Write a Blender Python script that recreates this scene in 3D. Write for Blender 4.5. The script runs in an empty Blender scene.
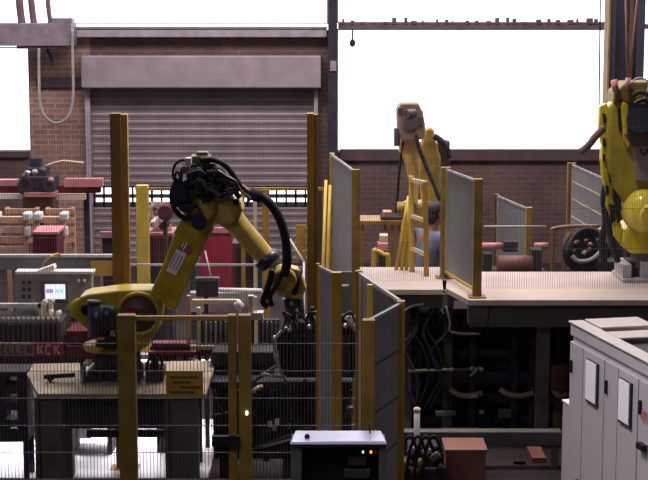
import bpy, bmesh, math, random
from mathutils import Vector as V, Matrix, Quaternion
random.seed(7)
sc = bpy.context.scene
C = sc.collection
PI = math.pi
# ------------------------------------------------------------------ camera
FPX, HZ, CH = 1600.0, 10.0, 3.8
PITCH = math.atan((240 - HZ) / FPX)
cam = bpy.data.cameras.new('camera'); cam.sensor_width = 36; cam.lens = FPX / 648 * 36
cam.clip_end = 200
camo = bpy.data.objects.new('camera', cam); C.objects.link(camo)
camo.location = (0, 0, CH); camo.rotation_euler = (PI / 2 - PITCH, 0, 0)
sc.camera = camo
# ------------------------------------------------------------------ world, light, exposure
w = bpy.data.worlds.new('overcast sky'); sc.world = w; w.use_nodes = True
wb = w.node_tree.nodes['Background']
wb.inputs[0].default_value = (0.97, 0.98, 1.0, 1); wb.inputs[1].default_value = 3.0
sc.view_settings.view_transform = 'Standard'; sc.view_settings.look = 'None'
sc.view_settings.gamma = 1; sc.view_settings.use_curve_mapping = False
sc.view_settings.exposure = 0.0
def area(name, loc, size, energy, col, rot=(0, 0, 0), sy=None, spread=None):
    l = bpy.data.lights.new(name, 'AREA'); l.size = size; l.energy = energy; l.color = col
    if sy: l.shape = 'RECTANGLE'; l.size_y = sy
    if spread: l.spread = spread
    o = bpy.data.objects.new(name, l); o.location = loc; o.rotation_euler = rot; C.objects.link(o); return o
# roof lights, plus unseen fill lamps added for robot and cabinets; all above frame
area('roof_light', (0.0, 18.2, 7.6), 12, 1120, (1.0, 0.85, 0.86), sy=2.4)
area('roof_light', (-2.0, 13.6, 7.4), 5, 95, (1.0, 0.92, 0.84), sy=1.2)
area('fill_lamp', (1.3, 13.0, 6.9), 0.7, 120, (1.0, 0.93, 0.84), rot=(0, math.radians(14), 0), spread=math.radians(110))  # added to brighten the right robot and the deck
area('roof_light', (-4.5, 6.2, 6.6), 2.5, 85, (0.96, 0.90, 1.0), rot=(math.radians(4), math.radians(-42), 0), sy=1.6)
area('fill_lamp', (-0.6, 7.2, 5.6), 0.8, 36, (1.0, 0.95, 0.98), rot=(math.radians(4), math.radians(-30), 0), spread=math.radians(95))  # added to brighten the cabinet doors

# ------------------------------------------------------------------ helpers
def at(px, py, Y):
    cx, cy = (px - 324) / FPX, (240 - py) / FPX
    d = V((cx, math.cos(PITCH) + cy * math.sin(PITCH), -math.sin(PITCH) + cy * math.cos(PITCH)))
    return V((0, 0, CH)) + d * (Y / d.y)
def atz(px, py, z):
    cx, cy = (px - 324) / FPX, (240 - py) / FPX
    d = V((cx, math.cos(PITCH) + cy * math.sin(PITCH), -math.sin(PITCH) + cy * math.cos(PITCH)))
    return V((0, 0, CH)) + d * ((z - CH) / d.z)
MATS = {}
def mat(name, rgb, rough=0.6, metal=0.0, var=0.25, scale=6.0, bump=0.0, spec=None, emit=None, es=0):
    if name in MATS: return MATS[name]
    m = bpy.data.materials.new(name); m.use_nodes = True; nt = m.node_tree; b = nt.nodes['Principled BSDF']
    b.inputs['Roughness'].default_value = rough; b.inputs['Metallic'].default_value = metal
    b.inputs['Specular IOR Level'].default_value = .5 if spec is None else spec
    if emit:
        b.inputs['Base Color'].default_value = (*rgb, 1)
        b.inputs['Emission Color'].default_value = (*emit, 1); b.inputs['Emission Strength'].default_value = es
        MATS[name] = m; return m
    tc = nt.nodes.new('ShaderNodeTexCoord'); n = nt.nodes.new('ShaderNodeTexNoise')
    n.inputs['Scale'].default_value = scale; n.inputs['Detail'].default_value = 6
    nt.links.new(tc.outputs['Object'], n.inputs['Vector'])
    r = nt.nodes.new('ShaderNodeValToRGB')
    r.color_ramp.elements[0].position = .3; r.color_ramp.elements[1].position = .7
    r.color_ramp.elements[0].color = (*[c * (1 - var) for c in rgb], 1)
    r.color_ramp.elements[1].color = (*[min(1, c * (1 + var * .5)) for c in rgb], 1)
    nt.links.new(n.outputs['Fac'], r.inputs['Fac']); nt.links.new(r.outputs['Color'], b.inputs['Base Color'])
    if bump:
        bp = nt.nodes.new('ShaderNodeBump'); bp.inputs['Strength'].default_value = bump
        nt.links.new(n.outputs['Fac'], bp.inputs['Height']); nt.links.new(bp.outputs['Normal'], b.inputs['Normal'])
    MATS[name] = m; return m
def brick_mat(name, c1, c2, mortar):
    m = bpy.data.materials.new(name); m.use_nodes = True; nt = m.node_tree; b = nt.nodes['Principled BSDF']
    tc = nt.nodes.new('ShaderNodeTexCoord'); sx = nt.nodes.new('ShaderNodeSeparateXYZ'); cx = nt.nodes.new('ShaderNodeCombineXYZ')
    nt.links.new(tc.outputs['Object'], sx.inputs[0]); nt.links.new(sx.outputs['X'], cx.inputs['X']); nt.links.new(sx.outputs['Z'], cx.inputs['Y'])
    t = nt.nodes.new('ShaderNodeTexBrick'); t.inputs['Scale'].default_value = 1
    t.inputs['Brick Width'].default_value = .23; t.inputs['Row Height'].default_value = .078; t.inputs['Mortar Size'].default_value = .011
    t.inputs['Color1'].default_value = (*c1, 1); t.inputs['Color2'].default_value = (*c2, 1); t.inputs['Mortar'].default_value = (*mortar, 1)
    nt.links.new(cx.outputs[0], t.inputs['Vector'])
    n = nt.nodes.new('ShaderNodeTexNoise'); n.inputs['Scale'].default_value = 1.6; n.inputs['Detail'].default_value = 5
    nt.links.new(tc.outputs['Object'], n.inputs['Vector'])
    mx = nt.nodes.new('ShaderNodeMix'); mx.data_type = 'RGBA'; mx.blend_type = 'MULTIPLY'; mx.inputs[0].default_value = .6
    r = nt.nodes.new('ShaderNodeValToRGB'); r.color_ramp.elements[0].color = (.55, .5, .5, 1); r.color_ramp.elements[0].position = .35; r.color_ramp.elements[1].position = .65
    nt.links.new(n.outputs['Fac'], r.inputs['Fac'])
    nt.links.new(t.outputs['Color'], mx.inputs[6]); nt.links.new(r.outputs['Color'], mx.inputs[7]); nt.links.new(mx.outputs[2], b.inputs['Base Color'])
    b.inputs['Roughness'].default_value = .9; MATS[name] = m; return m

BASE = {}
class MB:
    def __init__(s): s.bm = bmesh.new(); s.mats = []; s.mi = 0
    def m(s, mt):
        if mt not in s.mats: s.mats.append(mt)
        s.mi = s.mats.index(mt); return s
    def _f(s, vs, smooth=False):
        try:
            f = s.bm.faces.new(vs); f.material_index = s.mi; f.smooth = smooth; return f
        except ValueError: return None
    def bb(s, x0, y0, z0, x1, y1, z1):
        x0, x1 = sorted((x0, x1)); y0, y1 = sorted((y0, y1)); z0, z1 = sorted((z0, z1))
        return s.hexa([V((x, y, z)) for z in (z0, z1) for x, y in ((x0, y0), (x1, y0), (x1, y1), (x0, y1))])
    def hexa(s, p):
        v = [s.bm.verts.new(q) for q in p]
        for i in ((3, 2, 1, 0), (4, 5, 6, 7), (0, 1, 5, 4), (1, 2, 6, 5), (2, 3, 7, 6), (3, 0, 4, 7)): s._f([v[k] for k in i])
        return s
    def box(s, c, size, M=None):
        c = V(c); a, b, d = [k / 2 for k in size]
        pts = [V((x, y, z)) for z in (-d, d) for x, y in ((-a, -b), (a, -b), (a, b), (-a, b))]
        return s.hexa([c + (M @ q if M else q) for q in pts])
    def bar(s, p0, p1, w, h=None, up=V((0, 1, 0))):      # rectangular bar between two points
        p0, p1 = V(p0), V(p1); h = h or w; d = (p1 - p0).normalized()
        u = V(up)
        if abs(d.dot(u)) > .95: u = V((1, 0, 0))
        a = d.cross(u).normalized() * w / 2; b = a.cross(d).normalized() * h / 2
        return s.hexa([q + i * a + j * b for q in (p0, p1) for i, j in ((-1, -1), (1, -1), (1, 1), (-1, 1))])
    def prism(s, pts, vec):                               # polygon extruded along vec
        vec = V(vec); a = [s.bm.verts.new(p) for p in pts]; b = [s.bm.verts.new(V(p) + vec) for p in pts]; n = len(a)
        s._f(a[::-1]); s._f(b)
        for i in range(n): s._f([a[i], a[(i + 1) % n], b[(i + 1) % n], b[i]])
        return s
    def rings(s, rings, cap=True, close=False, smooth=True):
        R = [[s.bm.verts.new(p) for p in r] for r in rings]; n = len(R[0])
        for a, b in zip(R, R[1:] + ([R[0]] if close else [])):
            for i in range(n): s._f([a[i], a[(i + 1) % n], b[(i + 1) % n], b[i]], smooth)
        if cap and not close: s._f(R[0][::-1]); s._f(R[-1])
        return s
    def turn(s, p, axis, prof, n=20):                     # lathe along axis: prof = (t, r) list
        p = V(p); d = V(axis).normalized(); a = d.orthogonal().normalized(); b = d.cross(a)
        return s.rings([[p + d * t + (a * math.cos(2 * PI * k / n) + b * math.sin(2 * PI * k / n)) * max(r, .0005) for k in range(n)] for t, r in prof])
    def cyl(s, p0, p1, r, r1=None, n=16):
        p0, p1 = V(p0), V(p1); L = (p1 - p0).length
        return s.turn(p0, p1 - p0, [(0, r), (L, r if r1 is None else r1)], n)
    def tube(s, pts, r, n=8, res=6, close=False):
        pts = [V(p) for p in pts]
        if len(pts) > 2 and res > 1:
            q = []
            for i in range(len(pts) - 1):
                p0 = pts[max(i - 1, 0)]; p1 = pts[i]; p2 = pts[i + 1]; p3 = pts[min(i + 2, len(pts) - 1)]
                for k in range(res):
                    t = k / res
                    q.append(.5 * ((2 * p1) + (p2 - p0) * t + (2 * p0 - 5 * p1 + 4 * p2 - p3) * t * t + (3 * p1 - p0 - 3 * p2 + p3) * t ** 3))
            q.append(pts[-1]); pts = q
        rings = []; a = None
        for i, p in enumerate(pts):
            d = (pts[min(i + 1, len(pts) - 1)] - pts[max(i - 1, 0)]).normalized()
            a = d.orthogonal().normalized() if a is None else (a - d * a.dot(d)).normalized()
            b = d.cross(a)
            rings.append([p + (a * math.cos(2 * PI * k / n) + b * math.sin(2 * PI * k / n)) * r for k in range(n)])
        return s.rings(rings)
    def sph(s, c, r, n=16, m=10, M=None):
        c = V(c); r = (r, r, r) if not hasattr(r, '__len__') else r
        rr = []
        for j in range(m + 1):
            t = PI * j / m; z = -math.cos(t); q = max(math.sin(t), .002)
            ring = [V((math.cos(2 * PI * k / n) * q * r[0], math.sin(2 * PI * k / n) * q * r[1], z * r[2])) for k in range(n)]
            rr.append([c + (M @ v if M else v) for v in ring])
        return s.rings(rr)
    def px(s, x0, y0, x1, y1, Y, d):                      # box whose front face spans that part of the view, d deep
        a = at((x0 + x1) / 2, y0, Y); b = at((x0 + x1) / 2, y1, Y)
        l = at(x0, (y0 + y1) / 2, Y).x; r = at(x1, (y0 + y1) / 2, Y).x
        return s.bb(l, Y, b.z, r, Y + d, a.z)
    def build(s, name, mt=None, parent=None, bev=0, sub=0):
        if mt: s.mats = s.mats or [mt]
        bmesh.ops.recalc_face_normals(s.bm, faces=s.bm.faces)
        off = BASE.get(parent.name, V((0, 0, 0))) if parent else V((0, 0, 0))
        loc = V((0, 0, 0))
        if not parent:
            xs = [v.co for v in s.bm.verts]
            loc = V(((min(p.x for p in xs) + max(p.x for p in xs)) / 2, (min(p.y for p in xs) + max(p.y for p in xs)) / 2, min(p.z for p in xs)))
            off = loc
        for v in s.bm.verts: v.co -= off
        me = bpy.data.meshes.new(name); s.bm.to_mesh(me); s.bm.free()
        for q in s.mats: me.materials.append(q)
        o = bpy.data.objects.new(name, me); C.objects.link(o)
        if parent: o.parent = parent; BASE[o.name] = off
        else: o.location = loc; BASE[o.name] = loc
        if bev:
            bv = o.modifiers.new('bevel', 'BEVEL'); bv.width = bev; bv.segments = 2; bv.limit_method = 'ANGLE'; bv.angle_limit = .7
        return o
def thing(name, label, cat, loc, group=None):
    o = bpy.data.objects.new(name, None); o.empty_display_size = .1; C.objects.link(o); o.location = loc
    o['label'] = label; o['category'] = cat
    if group: o['group'] = group
    BASE[o.name] = V(loc); return o
def tag(o, label, cat, group=None, kind=None):
    o['label'] = label; o['category'] = cat
    if group: o['group'] = group
    if kind: o['kind'] = kind
    return o
def struct(o): o['kind'] = 'structure'; return o

# ------------------------------------------------------------------ materials
brick = brick_mat('brick', (.17, .095, .082), (.12, .075, .072), (.17, .13, .13))
brick_pier = brick_mat('brick_pier', (.40, .24, .17), (.28, .17, .13), (.40, .32, .29))
concrete = mat('concrete', (.045, .036, .037), .95, spec=.05, var=.4, scale=1.2)
plaster = mat('plaster', (.22, .20, .21), .9)
roofm = mat('roof_sheet', (.18, .17, .18), .9)
shut = mat('shutter_steel', (.27, .225, .245), .45, .2, var=.25, scale=2.5)
hous = mat('shutter_housing', (.37, .32, .355), .5, .1, var=.2, scale=3)
slate = mat('slate_paint', (.045, .045, .065), .75, 0, spec=.12)
beamg = mat('beam_grey', (.26, .22, .27), .5, var=.3)
beamp = mat('beam_pale', (.40, .37, .42), .5)
yel = mat('robot_yellow', (.50, .37, .025), .33, var=.3, scale=9)
yel2 = mat('robot_yellow_dusty', (.52, .37, .09), .45, var=.35, scale=8)
yel3 = mat('robot_yellow_bright', (.66, .52, .02), .28, var=.2, scale=7)
ochre = mat('ochre_paint', (.36, .20, .03), .5, var=.3, scale=5)
ochre_d = mat('ochre_worn', (.21, .125, .02), .6, var=.35, scale=7)
ylw = mat('yellow_paint', (.60, .42, .06), .45, var=.25)
wirem = mat('galvanised_wire', (.12, .115, .13), .5, .3, var=.1)
wirel = mat('light_wire', (.33, .335, .36), .5, .2, var=.1)
deckm = mat('deck_boards', (.46, .385, .355), .75, var=.18, scale=2)
tablem = mat('table_top_tan', (.34, .27, .20), .6, var=.3, scale=5)
dgrey = mat('dark_grey_steel', (.052, .048, .053), .75, 0, spec=.12, var=.35)
mgrey = mat('mid_grey_steel', (.13, .123, .123), .75, 0, spec=.15, var=.3)
lgrey = mat('light_grey_steel', (.42, .40, .42), .45, .1)
black = mat('black_rubber', (.012, .012, .016), .6, var=.2, spec=.25)
navy = mat('motor_navy', (.018, .02, .045), .35, var=.3)
cabm = mat('cabinet_paint', (.50, .46, .49), .5, var=.06, scale=1.5)
cabt = mat('cabinet_top', (.55, .49, .45), .5, var=.12)
white = mat('white_paint', (.80, .76, .78), .5, var=.1)
paper = mat('paper', (.95, .92, .95), .8, var=.03)
cream = mat('cream_paint', (.62, .50, .38), .5, var=.2)
orange = mat('orange_paint', (.66, .40, .28), .5, var=.25)
pink = mat('faded_red_paint', (.55, .22, .24), .45, var=.25)
red = mat('crimson_paint', (.30, .012, .04), .4, var=.2)
maroon = mat('maroon_paint', (.12, .018, .03), .7, 0, spec=.2, var=.3)
brown = mat('brown_paint', (.13, .07, .045), .6, var=.3)
chrome = mat('bright_metal', (.75, .73, .74), .2, .9, var=.1)
amber = mat('amber_lamp', (.8, .3, .02), .4, emit=(1, .35, .02), es=2.5)
green = mat('green_lamp', (.3, .8, .3), .4, emit=(.5, .9, .4), es=1.2)
wlamp = mat('white_lamp', (.9, .9, .9), .4, emit=(1, .97, .95), es=2.0)
scr = mat('screen_glow', (.8, .85, 1), .4, emit=(.80, .84, 1.0), es=1.1)
scrb = mat('screen_violet', (.4, .3, .9), .4, emit=(.45, .30, .95), es=.8)
scrc = mat('screen_cyan', (.4, .8, .9), .4, emit=(.35, .80, .85), es=.8)

def glass_mat():
    m = bpy.data.materials.new('window_glass'); m.use_nodes = True; nt = m.node_tree; nt.nodes.clear()
    o = nt.nodes.new('ShaderNodeOutputMaterial'); mx = nt.nodes.new('ShaderNodeMixShader'); mx.inputs[0].default_value = .06
    t = nt.nodes.new('ShaderNodeBsdfTransparent'); g = nt.nodes.new('ShaderNodeBsdfGlossy'); g.inputs['Roughness'].default_value = .05
    t.inputs[0].default_value = (.97, .97, .98, 1)
    nt.links.new(t.outputs[0], mx.inputs[1]); nt.links.new(g.outputs[0], mx.inputs[2]); nt.links.new(mx.outputs[0], o.inputs[0]); return m
glass = glass_mat()

# ------------------------------------------------------------------ structure
WY = 24.0
def X(px_, Y=WY, py=100): return at(px_, py, Y).x
def Z(py, Y=WY): return at(324, py, Y).z
XL, XR, YF, ZT = -9.0, 9.0, -3.0, 8.2
struct(MB().m(concrete).bb(XL, YF, -.15, XR, WY + .35, 0).build('floor'))
struct(MB().m(roofm).bb(XL, YF, ZT, XR, WY + .35, ZT + .2).build('ceiling'))
struct(MB().m(plaster).bb(XL - .3, YF, -.15, XL, WY + .35, ZT + .2).build('wall_left'))
struct(MB().m(plaster).bb(XR, YF, -.15, XR + .3, WY + .35, ZT + .2).build('wall_right'))
struct(MB().m(plaster).bb(XL, YF - .3, -.15, XR, YF, ZT + .2).build('wall_front'))
zs = Z(152); zb = Z(30); ztop = 6.6
xa, xb = X(29), X(333); dx0, dx1, dz = X(91), X(317), Z(84)
W = MB().m(brick)
W.bb(XL, WY, 0, xa, WY + .35, zs)                         # under the left window
W.m(brick_pier).bb(xa, WY, 0, dx0, WY + .35, zb)
W.m(brick).bb(dx0, WY, dz, dx1, WY + .35, zb); W.bb(dx1, WY, 0, xb, WY + .35, zb)
W.bb(xb, WY, 0, XR, WY + .35, zs)
W.m(plaster).bb(XL, WY, ztop, XR, WY + .35, ZT)
struct(W.build('wall_back'))
struct(MB().m(mat('sill_dark', (.10, .06, .065), .7)).bb(X(340), WY - .08, Z(160), XR, WY + .02, Z(149)).bb(XL, WY - .06, Z(157), xa - .02, WY + .02, Z(151)).build('trim_1'))
# steel: pale pipe-like lintel over the shutter, thin transom to the right
struct(MB().m(beamp).bb(X(75), WY - .22, Z(37), X(327), WY + .1, Z(29)).m(beamg).bb(X(75), WY - .24, Z(29), X(327), WY + .1, Z(26.5)).build('trim_2', bev=.01))
t3 = MB().m(mat('transom_steel', (.13, .10, .11), .6)).bb(X(338), WY - .1, Z(29.5), X(606), WY + .1, Z(22.5))
for k in range(26):
    x = X(343 + k * 10 + random.uniform(-3, 3)); t3.bb(x, WY - .12, Z(24), x + random.uniform(.02, .09), WY - .02, Z(24) + random.uniform(.03, .1))
struct(t3.build('trim_3'))
t3 = MB().m(mat('transom_steel', (.1, .1, .1))).bb(X(637), WY - .1, Z(29), XR, WY + .1, Z(24)); struct(t3.build('trim_4'))
struct(MB().m(slate).bb(X(328), WY - .35, 0, X(337), WY + .05, ztop).m(hous).bb(X(330), WY - .38, Z(70), X(336), WY - .34, Z(60)).build('trim_5'))
# steel column on the right with flanges
c = MB().m(slate).bb(X(608, 20), 20, 0, X(614, 20), 20.35, 8.2).bb(X(614, 20), 20.15, 0, X(636, 20), 20.2, 8.2).bb(X(636, 20), 20, 0, X(643, 20), 20.35, 8.2)
c.m(ochre_d).bb(X(606.5, 20), 19.98, 0, X(608.3, 20), 20.3, 8.2).m(brown).bb(X(629, 20), 20.1, 0, X(633, 20), 20.14, 8.2)
struct(c.build('trim_6'))
# windows: frames and panes
def window(n, x0, x1, z0, z1, mull):
    f = MB().m(mat('frame_pale', (.55, .53, .56), .5)); t = .02
    f.bb(x0, WY + .1, z0, x1, WY + .18, z0 + t).bb(x0, WY + .1, z1 - t, x1, WY + .18, z1).bb(x0, WY + .1, z0, x0 + t, WY + .18, z1).bb(x1 - t, WY + .1, z0, x1, WY + .18, z1)
    for x in mull: f.bb(x - .02, WY + .1, z0, x + .02, WY + .18, z1)
    o = struct(f.build('window_%d' % n))
    g = MB().m(glass); g.bb(x0 + t, WY + .13, z0 + t, x1 - t, WY + .136, z1 - t); g.build('glass_pane', None, o)
window(1, XL, xa, zs, Z(47), [-7.0])
window(2, XL, X(328), Z(24), ztop, [-7.0])
window(3, X(337), X(607), zs, Z(29), [])
window(4, X(337), X(607), Z(23), ztop, [])
window(5, X(610), XR, zs, ztop, [6.9])
# roller shutter door
sh = MB().m(shut); n = 24; z = 0.0; pitch = .112; zslot0, zslot1 = Z(207), Z(186)
prof = []
def slats(z0, z1):
    z = z0; ring = []
    while z < z1 - .001:
        e = min(pitch, z1 - z)
        for k in range(6):
            u = k / 6; ring.append((z + e * u, .02 * math.sin(PI * u) + (.012 if k == 0 else 0)))
        z += e
    ring.append((z1, 0.0))
    for (za, oa), (zb_, ob) in zip(ring, ring[1:]):
        v = [sh.bm.verts.new(p) for p in ((dx0, WY + .05 - oa, za), (dx1, WY + .05 - oa, za), (dx1, WY + .05 - ob, zb_), (dx0, WY + .05 - ob, zb_))]
        f = sh.bm.faces.new(v); f.smooth = False
    sh.bb(dx0, WY + .055, z0, dx1, WY + .07, z1)
slats(0, zslot0); slats(zslot1, dz + .05)
door = sh.build('door_1'); struct(door)
sl = MB().m(slate)                                          # row of slotted vision panels
zm = (zslot0 + zslot1) / 2
for a, b in ((zslot0, zslot0 + .07), (zm - .025, zm + .025), (zslot1 - .03, zslot1)): sl.bb(dx0, WY + .03, a, dx1, WY + .07, b)
xx = dx0
while xx < dx1: sl.bb(xx, WY + .03, zslot0, xx + .03, WY + .07, zslot1); xx += .145
sl.build('vision_slot_row', None, door)
MB().m(hous).bb(X(85), WY - .34, Z(87), X(321), WY - .003, Z(55)).build('shutter_housing', None, door, bev=.02)
MB().m(beamp).bb(X(86), WY - .12, 0, X(91), WY - .003, Z(87)).build('guide_rail', None, door)
MB().m(beamp).bb(X(314), WY - .12, 0, X(318), WY - .003, Z(87)).build('guide_rail', None, door)
# boxed beam top left, conduits, cable loop
o = MB().m(beamg).bb(X(-60, 23.5), 23.3, Z(46, 23.3), X(73, 23.3), 23.8, Z(23.5, 23.3)).bb(X(17, 23.3), 23.35, Z(49, 23.3), X(60, 23.3), 23.75, Z(46, 23.3)).bb(X(53, 23.3), 23.35, Z(23.5, 23.3), X(73, 23.3), 23.6, Z(18, 23.3)).build('steel_beam', bev=.01)
tag(o, 'boxed grey steel beam across the top left corner, ending at the brick pier', 'beam')
for i, (x, wd, l) in enumerate(((20, 8, 'left one of the three thick pipes rising above the boxed beam'), (32, 7, 'middle one of the three thick pipes rising above the boxed beam'), (48.5, 5, 'right one of the three thick pipes rising above the boxed beam'))):
    b = MB().m(mat('pipe_plum', (.20, .12, .16), .4)); b.tube([at(x - 1, -70, 23.5), at(x - 1, -10, 23.5), at(x, 8, 23.5), at(x + 2, 23, 23.5)], wd / 140.0, 12)
    tag(b.build('conduit_pipe'), l, 'pipe', 'pipes above the boxed beam')
b = MB().m(lgrey).tube([at(72, 28, 23.25), at(73, 70, 23.25), at(73, 100, 23.25), at(68, 117, 23.25), at(56, 123, 23.25), at(45, 116, 23.25), at(40, 100, 23.25), at(39, 70, 23.25), at(39, 48, 23.25)], .02, 8)
tag(b.build('cable_loop'), 'pale cable hanging in a long U in front of the brick pier', 'cable')
b = MB().m(slate).tube([at(47, 49, 23.6), at(51, 58, 23.6), at(53, 66, 23.6)], .022, 8); tag(b.build('hanging_hook'), 'short dark hook hanging under the boxed beam on the pier', 'hook')
o = MB().m(mat('band_dark', (.06, .045, .06), .7)).bb(X(38), WY - .06, Z(87), X(84), WY - .002, Z(77)).build('steel_band'); tag(o, 'dark flat steel band fixed across the brick pier', 'band')
b = MB().m(slate).cyl(at(352.5, 25, 23.93), at(352.5, 40, 23.93), .012).sph(at(352.5, 43, 23.93), (.045, .045, .06)); tag(b.build('hanging_bulb'), 'small dark bulb hanging under the transom against the big window', 'bulb')

# ------------------------------------------------------------------ fences
def mesh_wires(b, p0, p1, z0, z1, sp=.021, r=.0017, hs=.17, bow=0):
    p0, p1 = V((*p0, 0)), V((*p1, 0)); L = (p1 - p0).length; d = (p1 - p0) / L; nn = V((-d.y, d.x, 0))
    k = sp / 2
    while k < L:
        c = p0 + d * k
        pts = [(c - d * r), (c + nn * r * 1.2), (c + d * r), (c - nn * r * 1.2)]
        lo = [b.bm.verts.new(q + V((0, 0, z0))) for q in pts]; hi = [b.bm.verts.new(q + V((0, 0, z1))) for q in pts]
        for i in range(4): b._f([lo[i], lo[(i + 1) % 4], hi[(i + 1) % 4], hi[i]])
        k += sp
    z = z0 + hs
    while z < z1:
        b.bar(p0 + V((0, 0, z)) + nn * .003, p1 + V((0, 0, z)) + nn * .003, r * 2.4); z += hs
    return b
def post(par, x, y, z0, z1, w=.08, m_=ochre, d=None, name='post'):
    d = d or w
    return MB().m(m_).bb(x - w / 2, y - d / 2, z0, x + w / 2, y + d / 2, z1).bb(x - w, y - d, z0, x + w, y + d, z0 + .012).build(name, None, par, bev=.004)
def rail(par, a, b, w=.04, m_=ochre): return MB().m(m_).bar(a, b, w).build('rail', None, par)

# front fence, 2 m tall
FY = 9.5; zt = at(200, 316, FY).z
def fx(p, Y=FY, py=380): return at(p, py, Y).x
t = thing('safety_fence', 'long ochre framed mesh fence in the foreground, in front of the welding robot', 'fence', (fx(180), FY, 0))
for x, wd in ((127.5, .105), (232.5, .05), (245, .075)): post(t, fx(x), FY, 0, zt + .01, wd, ochre_d, .08)
rail(t, V((fx(137), FY, zt - .012)), V((fx(229), FY, zt - .012)), .026, ochre)
rail(t, V((fx(121), FY, zt - .5 * .02)), V((fx(137), FY, zt - .01)), .03, ylw)
MB().m(ochre_d).bar((fx(137), FY, .12), (fx(229), FY, .12), .04).build('rail', None, t)
for a, b_ in ((-20, 118), (137, 229), (251, 358)):
    mesh_wires(MB().m(wirem), (fx(a), FY), (fx(b_), FY), .1, zt - .03).build('mesh_panel', None, t)
b = MB().m(black).bb(fx(212), FY - .06, Z(444, FY), fx(240), FY - .02, Z(434, FY)).cyl((fx(214), FY - .08, Z(440, FY)), (fx(214), FY - .02, Z(440, FY)), .014)
b.build('gate_latch', None, t); MB().m(wlamp).sph((fx(247), FY - .05, Z(411, FY)), (.009, .009, .015)).build('indicator', None, t)
# yellow notice board on the fence
b = MB().m(mat('notice_ochre', (.30, .19, .02), .6)).px(166, 371, 203, 397, 9.44, .012)
o = b.build('notice_board'); tag(o, 'square ochre notice board wired to the foreground fence over the table leg', 'sign')
bb = MB().m(mat('notice_text', (.12, .07, .01), .7))
for k, (a, c_) in enumerate(((170, 198), (172, 190), (180, 200), (170, 194))): bb.px(a, 376 + k * 5, c_, 377.8 + k * 5, 9.436, .004)
bb.build('printed_lines', None, o)

# angled wing of the front fence
def side_panel(name, label, n, f_, z0, z1, cat='fence', wn=.08, wf=.07, pn=ochre_d, pf=ochre, frame=ylw, mesh=wirel, infill='mesh', sp=.018, r=.0030, group=None, nearpost=True, farpost=True, lines=0, base=0.0):
    t = thing(name, label, cat, ((n.x + f_.x) / 2, (n.y + f_.y) / 2, base), group)
    d = (f_ - n); d.z = 0; d.normalize()
    if nearpost: post(t, n.x + .01, n.y - .02, base, z1 + .01, wn, pn)
    if farpost: post(t, f_.x, f_.y, base, z1 + .01, wf, pf)
    a, c_ = V((n.x, n.y, 0)) + d * .04, V((f_.x, f_.y, 0)) - d * .04
    fr = MB().m(frame); up = V((0, 0, 1))
    fr.bar(a + up * z0, a + up * z1, .022).bar(c_ + up * z0, c_ + up * z1, .022).m(lgrey).bar(a + up * (z1 - .012), c_ + up * (z1 - .012), .02, up=V((0, 0, 1))).m(frame).bar(a + up * z0, c_ + up * z0, .028, up=V((0, 0, 1)))
    fr.build('panel_frame', None, t)
    mesh_wires(MB().m(mesh), (a.x, a.y), (c_.x, c_.y), z0, z1, sp, r, hs=5).build('mesh_panel', None, t)
    if lines:
        b = MB().m(mgrey)
        for k in range(1, lines + 1): MB().m(mgrey if frame != cream else cream).bar(a + up * (z0 + (z1 - z0) * k / (lines + 1)), c_ + up * (z0 + (z1 - z0) * k / (lines + 1)), .012, up=up).build('cross_bar', None, t)
    return t
pn, pf_, pm = atz(367, 317, 1.98), atz(401, 299, 1.98), atz(359, 269, 1.98)
t = side_panel('fence_wing', 'grey panelled fence wing turning away behind the lit control pedestal', pn, pf_, .15, 1.96, wn=.075, wf=.05, infill='sheet', lines=5, frame=ochre)
q = MB().m(mat('panel_sheet_grey', (.27, .26, .265), .6, var=.15)); d = (pf_ - pn).normalized()
a, c_ = pn + d * .05, pf_ - d * .05
q.bar(V((a.x, a.y, 1.05)), V((c_.x, c_.y, 1.05)), .004, 1.78, up=V((0, 0, 1))).build('infill_sheet', None, t)
q = MB(); 
t = side_panel('fence_wing', 'narrow pale railed fence wing running back from the grey panelled wing to the left deck', V((pf_.x, pf_.y + .08, 0)), pm, .3, 1.96, wn=.04, wf=.05, frame=cream, nearpost=False, sp=.04, r=.002)
mid = (pf_ + pm) / 2; post(t, atz(370, 283, 1.98).x, atz(370, 283, 1.98).y, 0, 1.97, .04, ylw)
a, b_ = atz(331, 270, 2.0), atz(318, 262, 2.0)
side_panel('fence_wing', 'short low fence wing behind the gripper, left of the first deck post', V((a.x + .03, a.y, 0)), b_, .2, 1.98, wn=.07, wf=.03, pn=ochre)

# tall robot-cell fence
TY = 13.0; zt2 = at(120, 113, TY).z
t = thing('tall_fence', 'tall mesh fence on two high ochre posts behind the welding robot', 'fence', (fx(215, TY), TY, 0))
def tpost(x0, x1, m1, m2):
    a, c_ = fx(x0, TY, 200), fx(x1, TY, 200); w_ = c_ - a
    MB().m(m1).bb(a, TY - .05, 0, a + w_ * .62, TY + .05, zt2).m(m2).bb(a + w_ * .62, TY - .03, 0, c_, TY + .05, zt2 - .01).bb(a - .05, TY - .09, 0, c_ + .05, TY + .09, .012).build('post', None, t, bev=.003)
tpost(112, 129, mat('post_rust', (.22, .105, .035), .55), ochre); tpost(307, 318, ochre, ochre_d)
for a, b_ in ((-30, 112), (129, 307)):
    mesh_wires(MB().m(wirem), (fx(a, TY, 200), TY), (fx(b_, TY, 200), TY), .15, zt2 - .02, r=.0013, hs=.36).build('mesh_panel', None, t)
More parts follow.
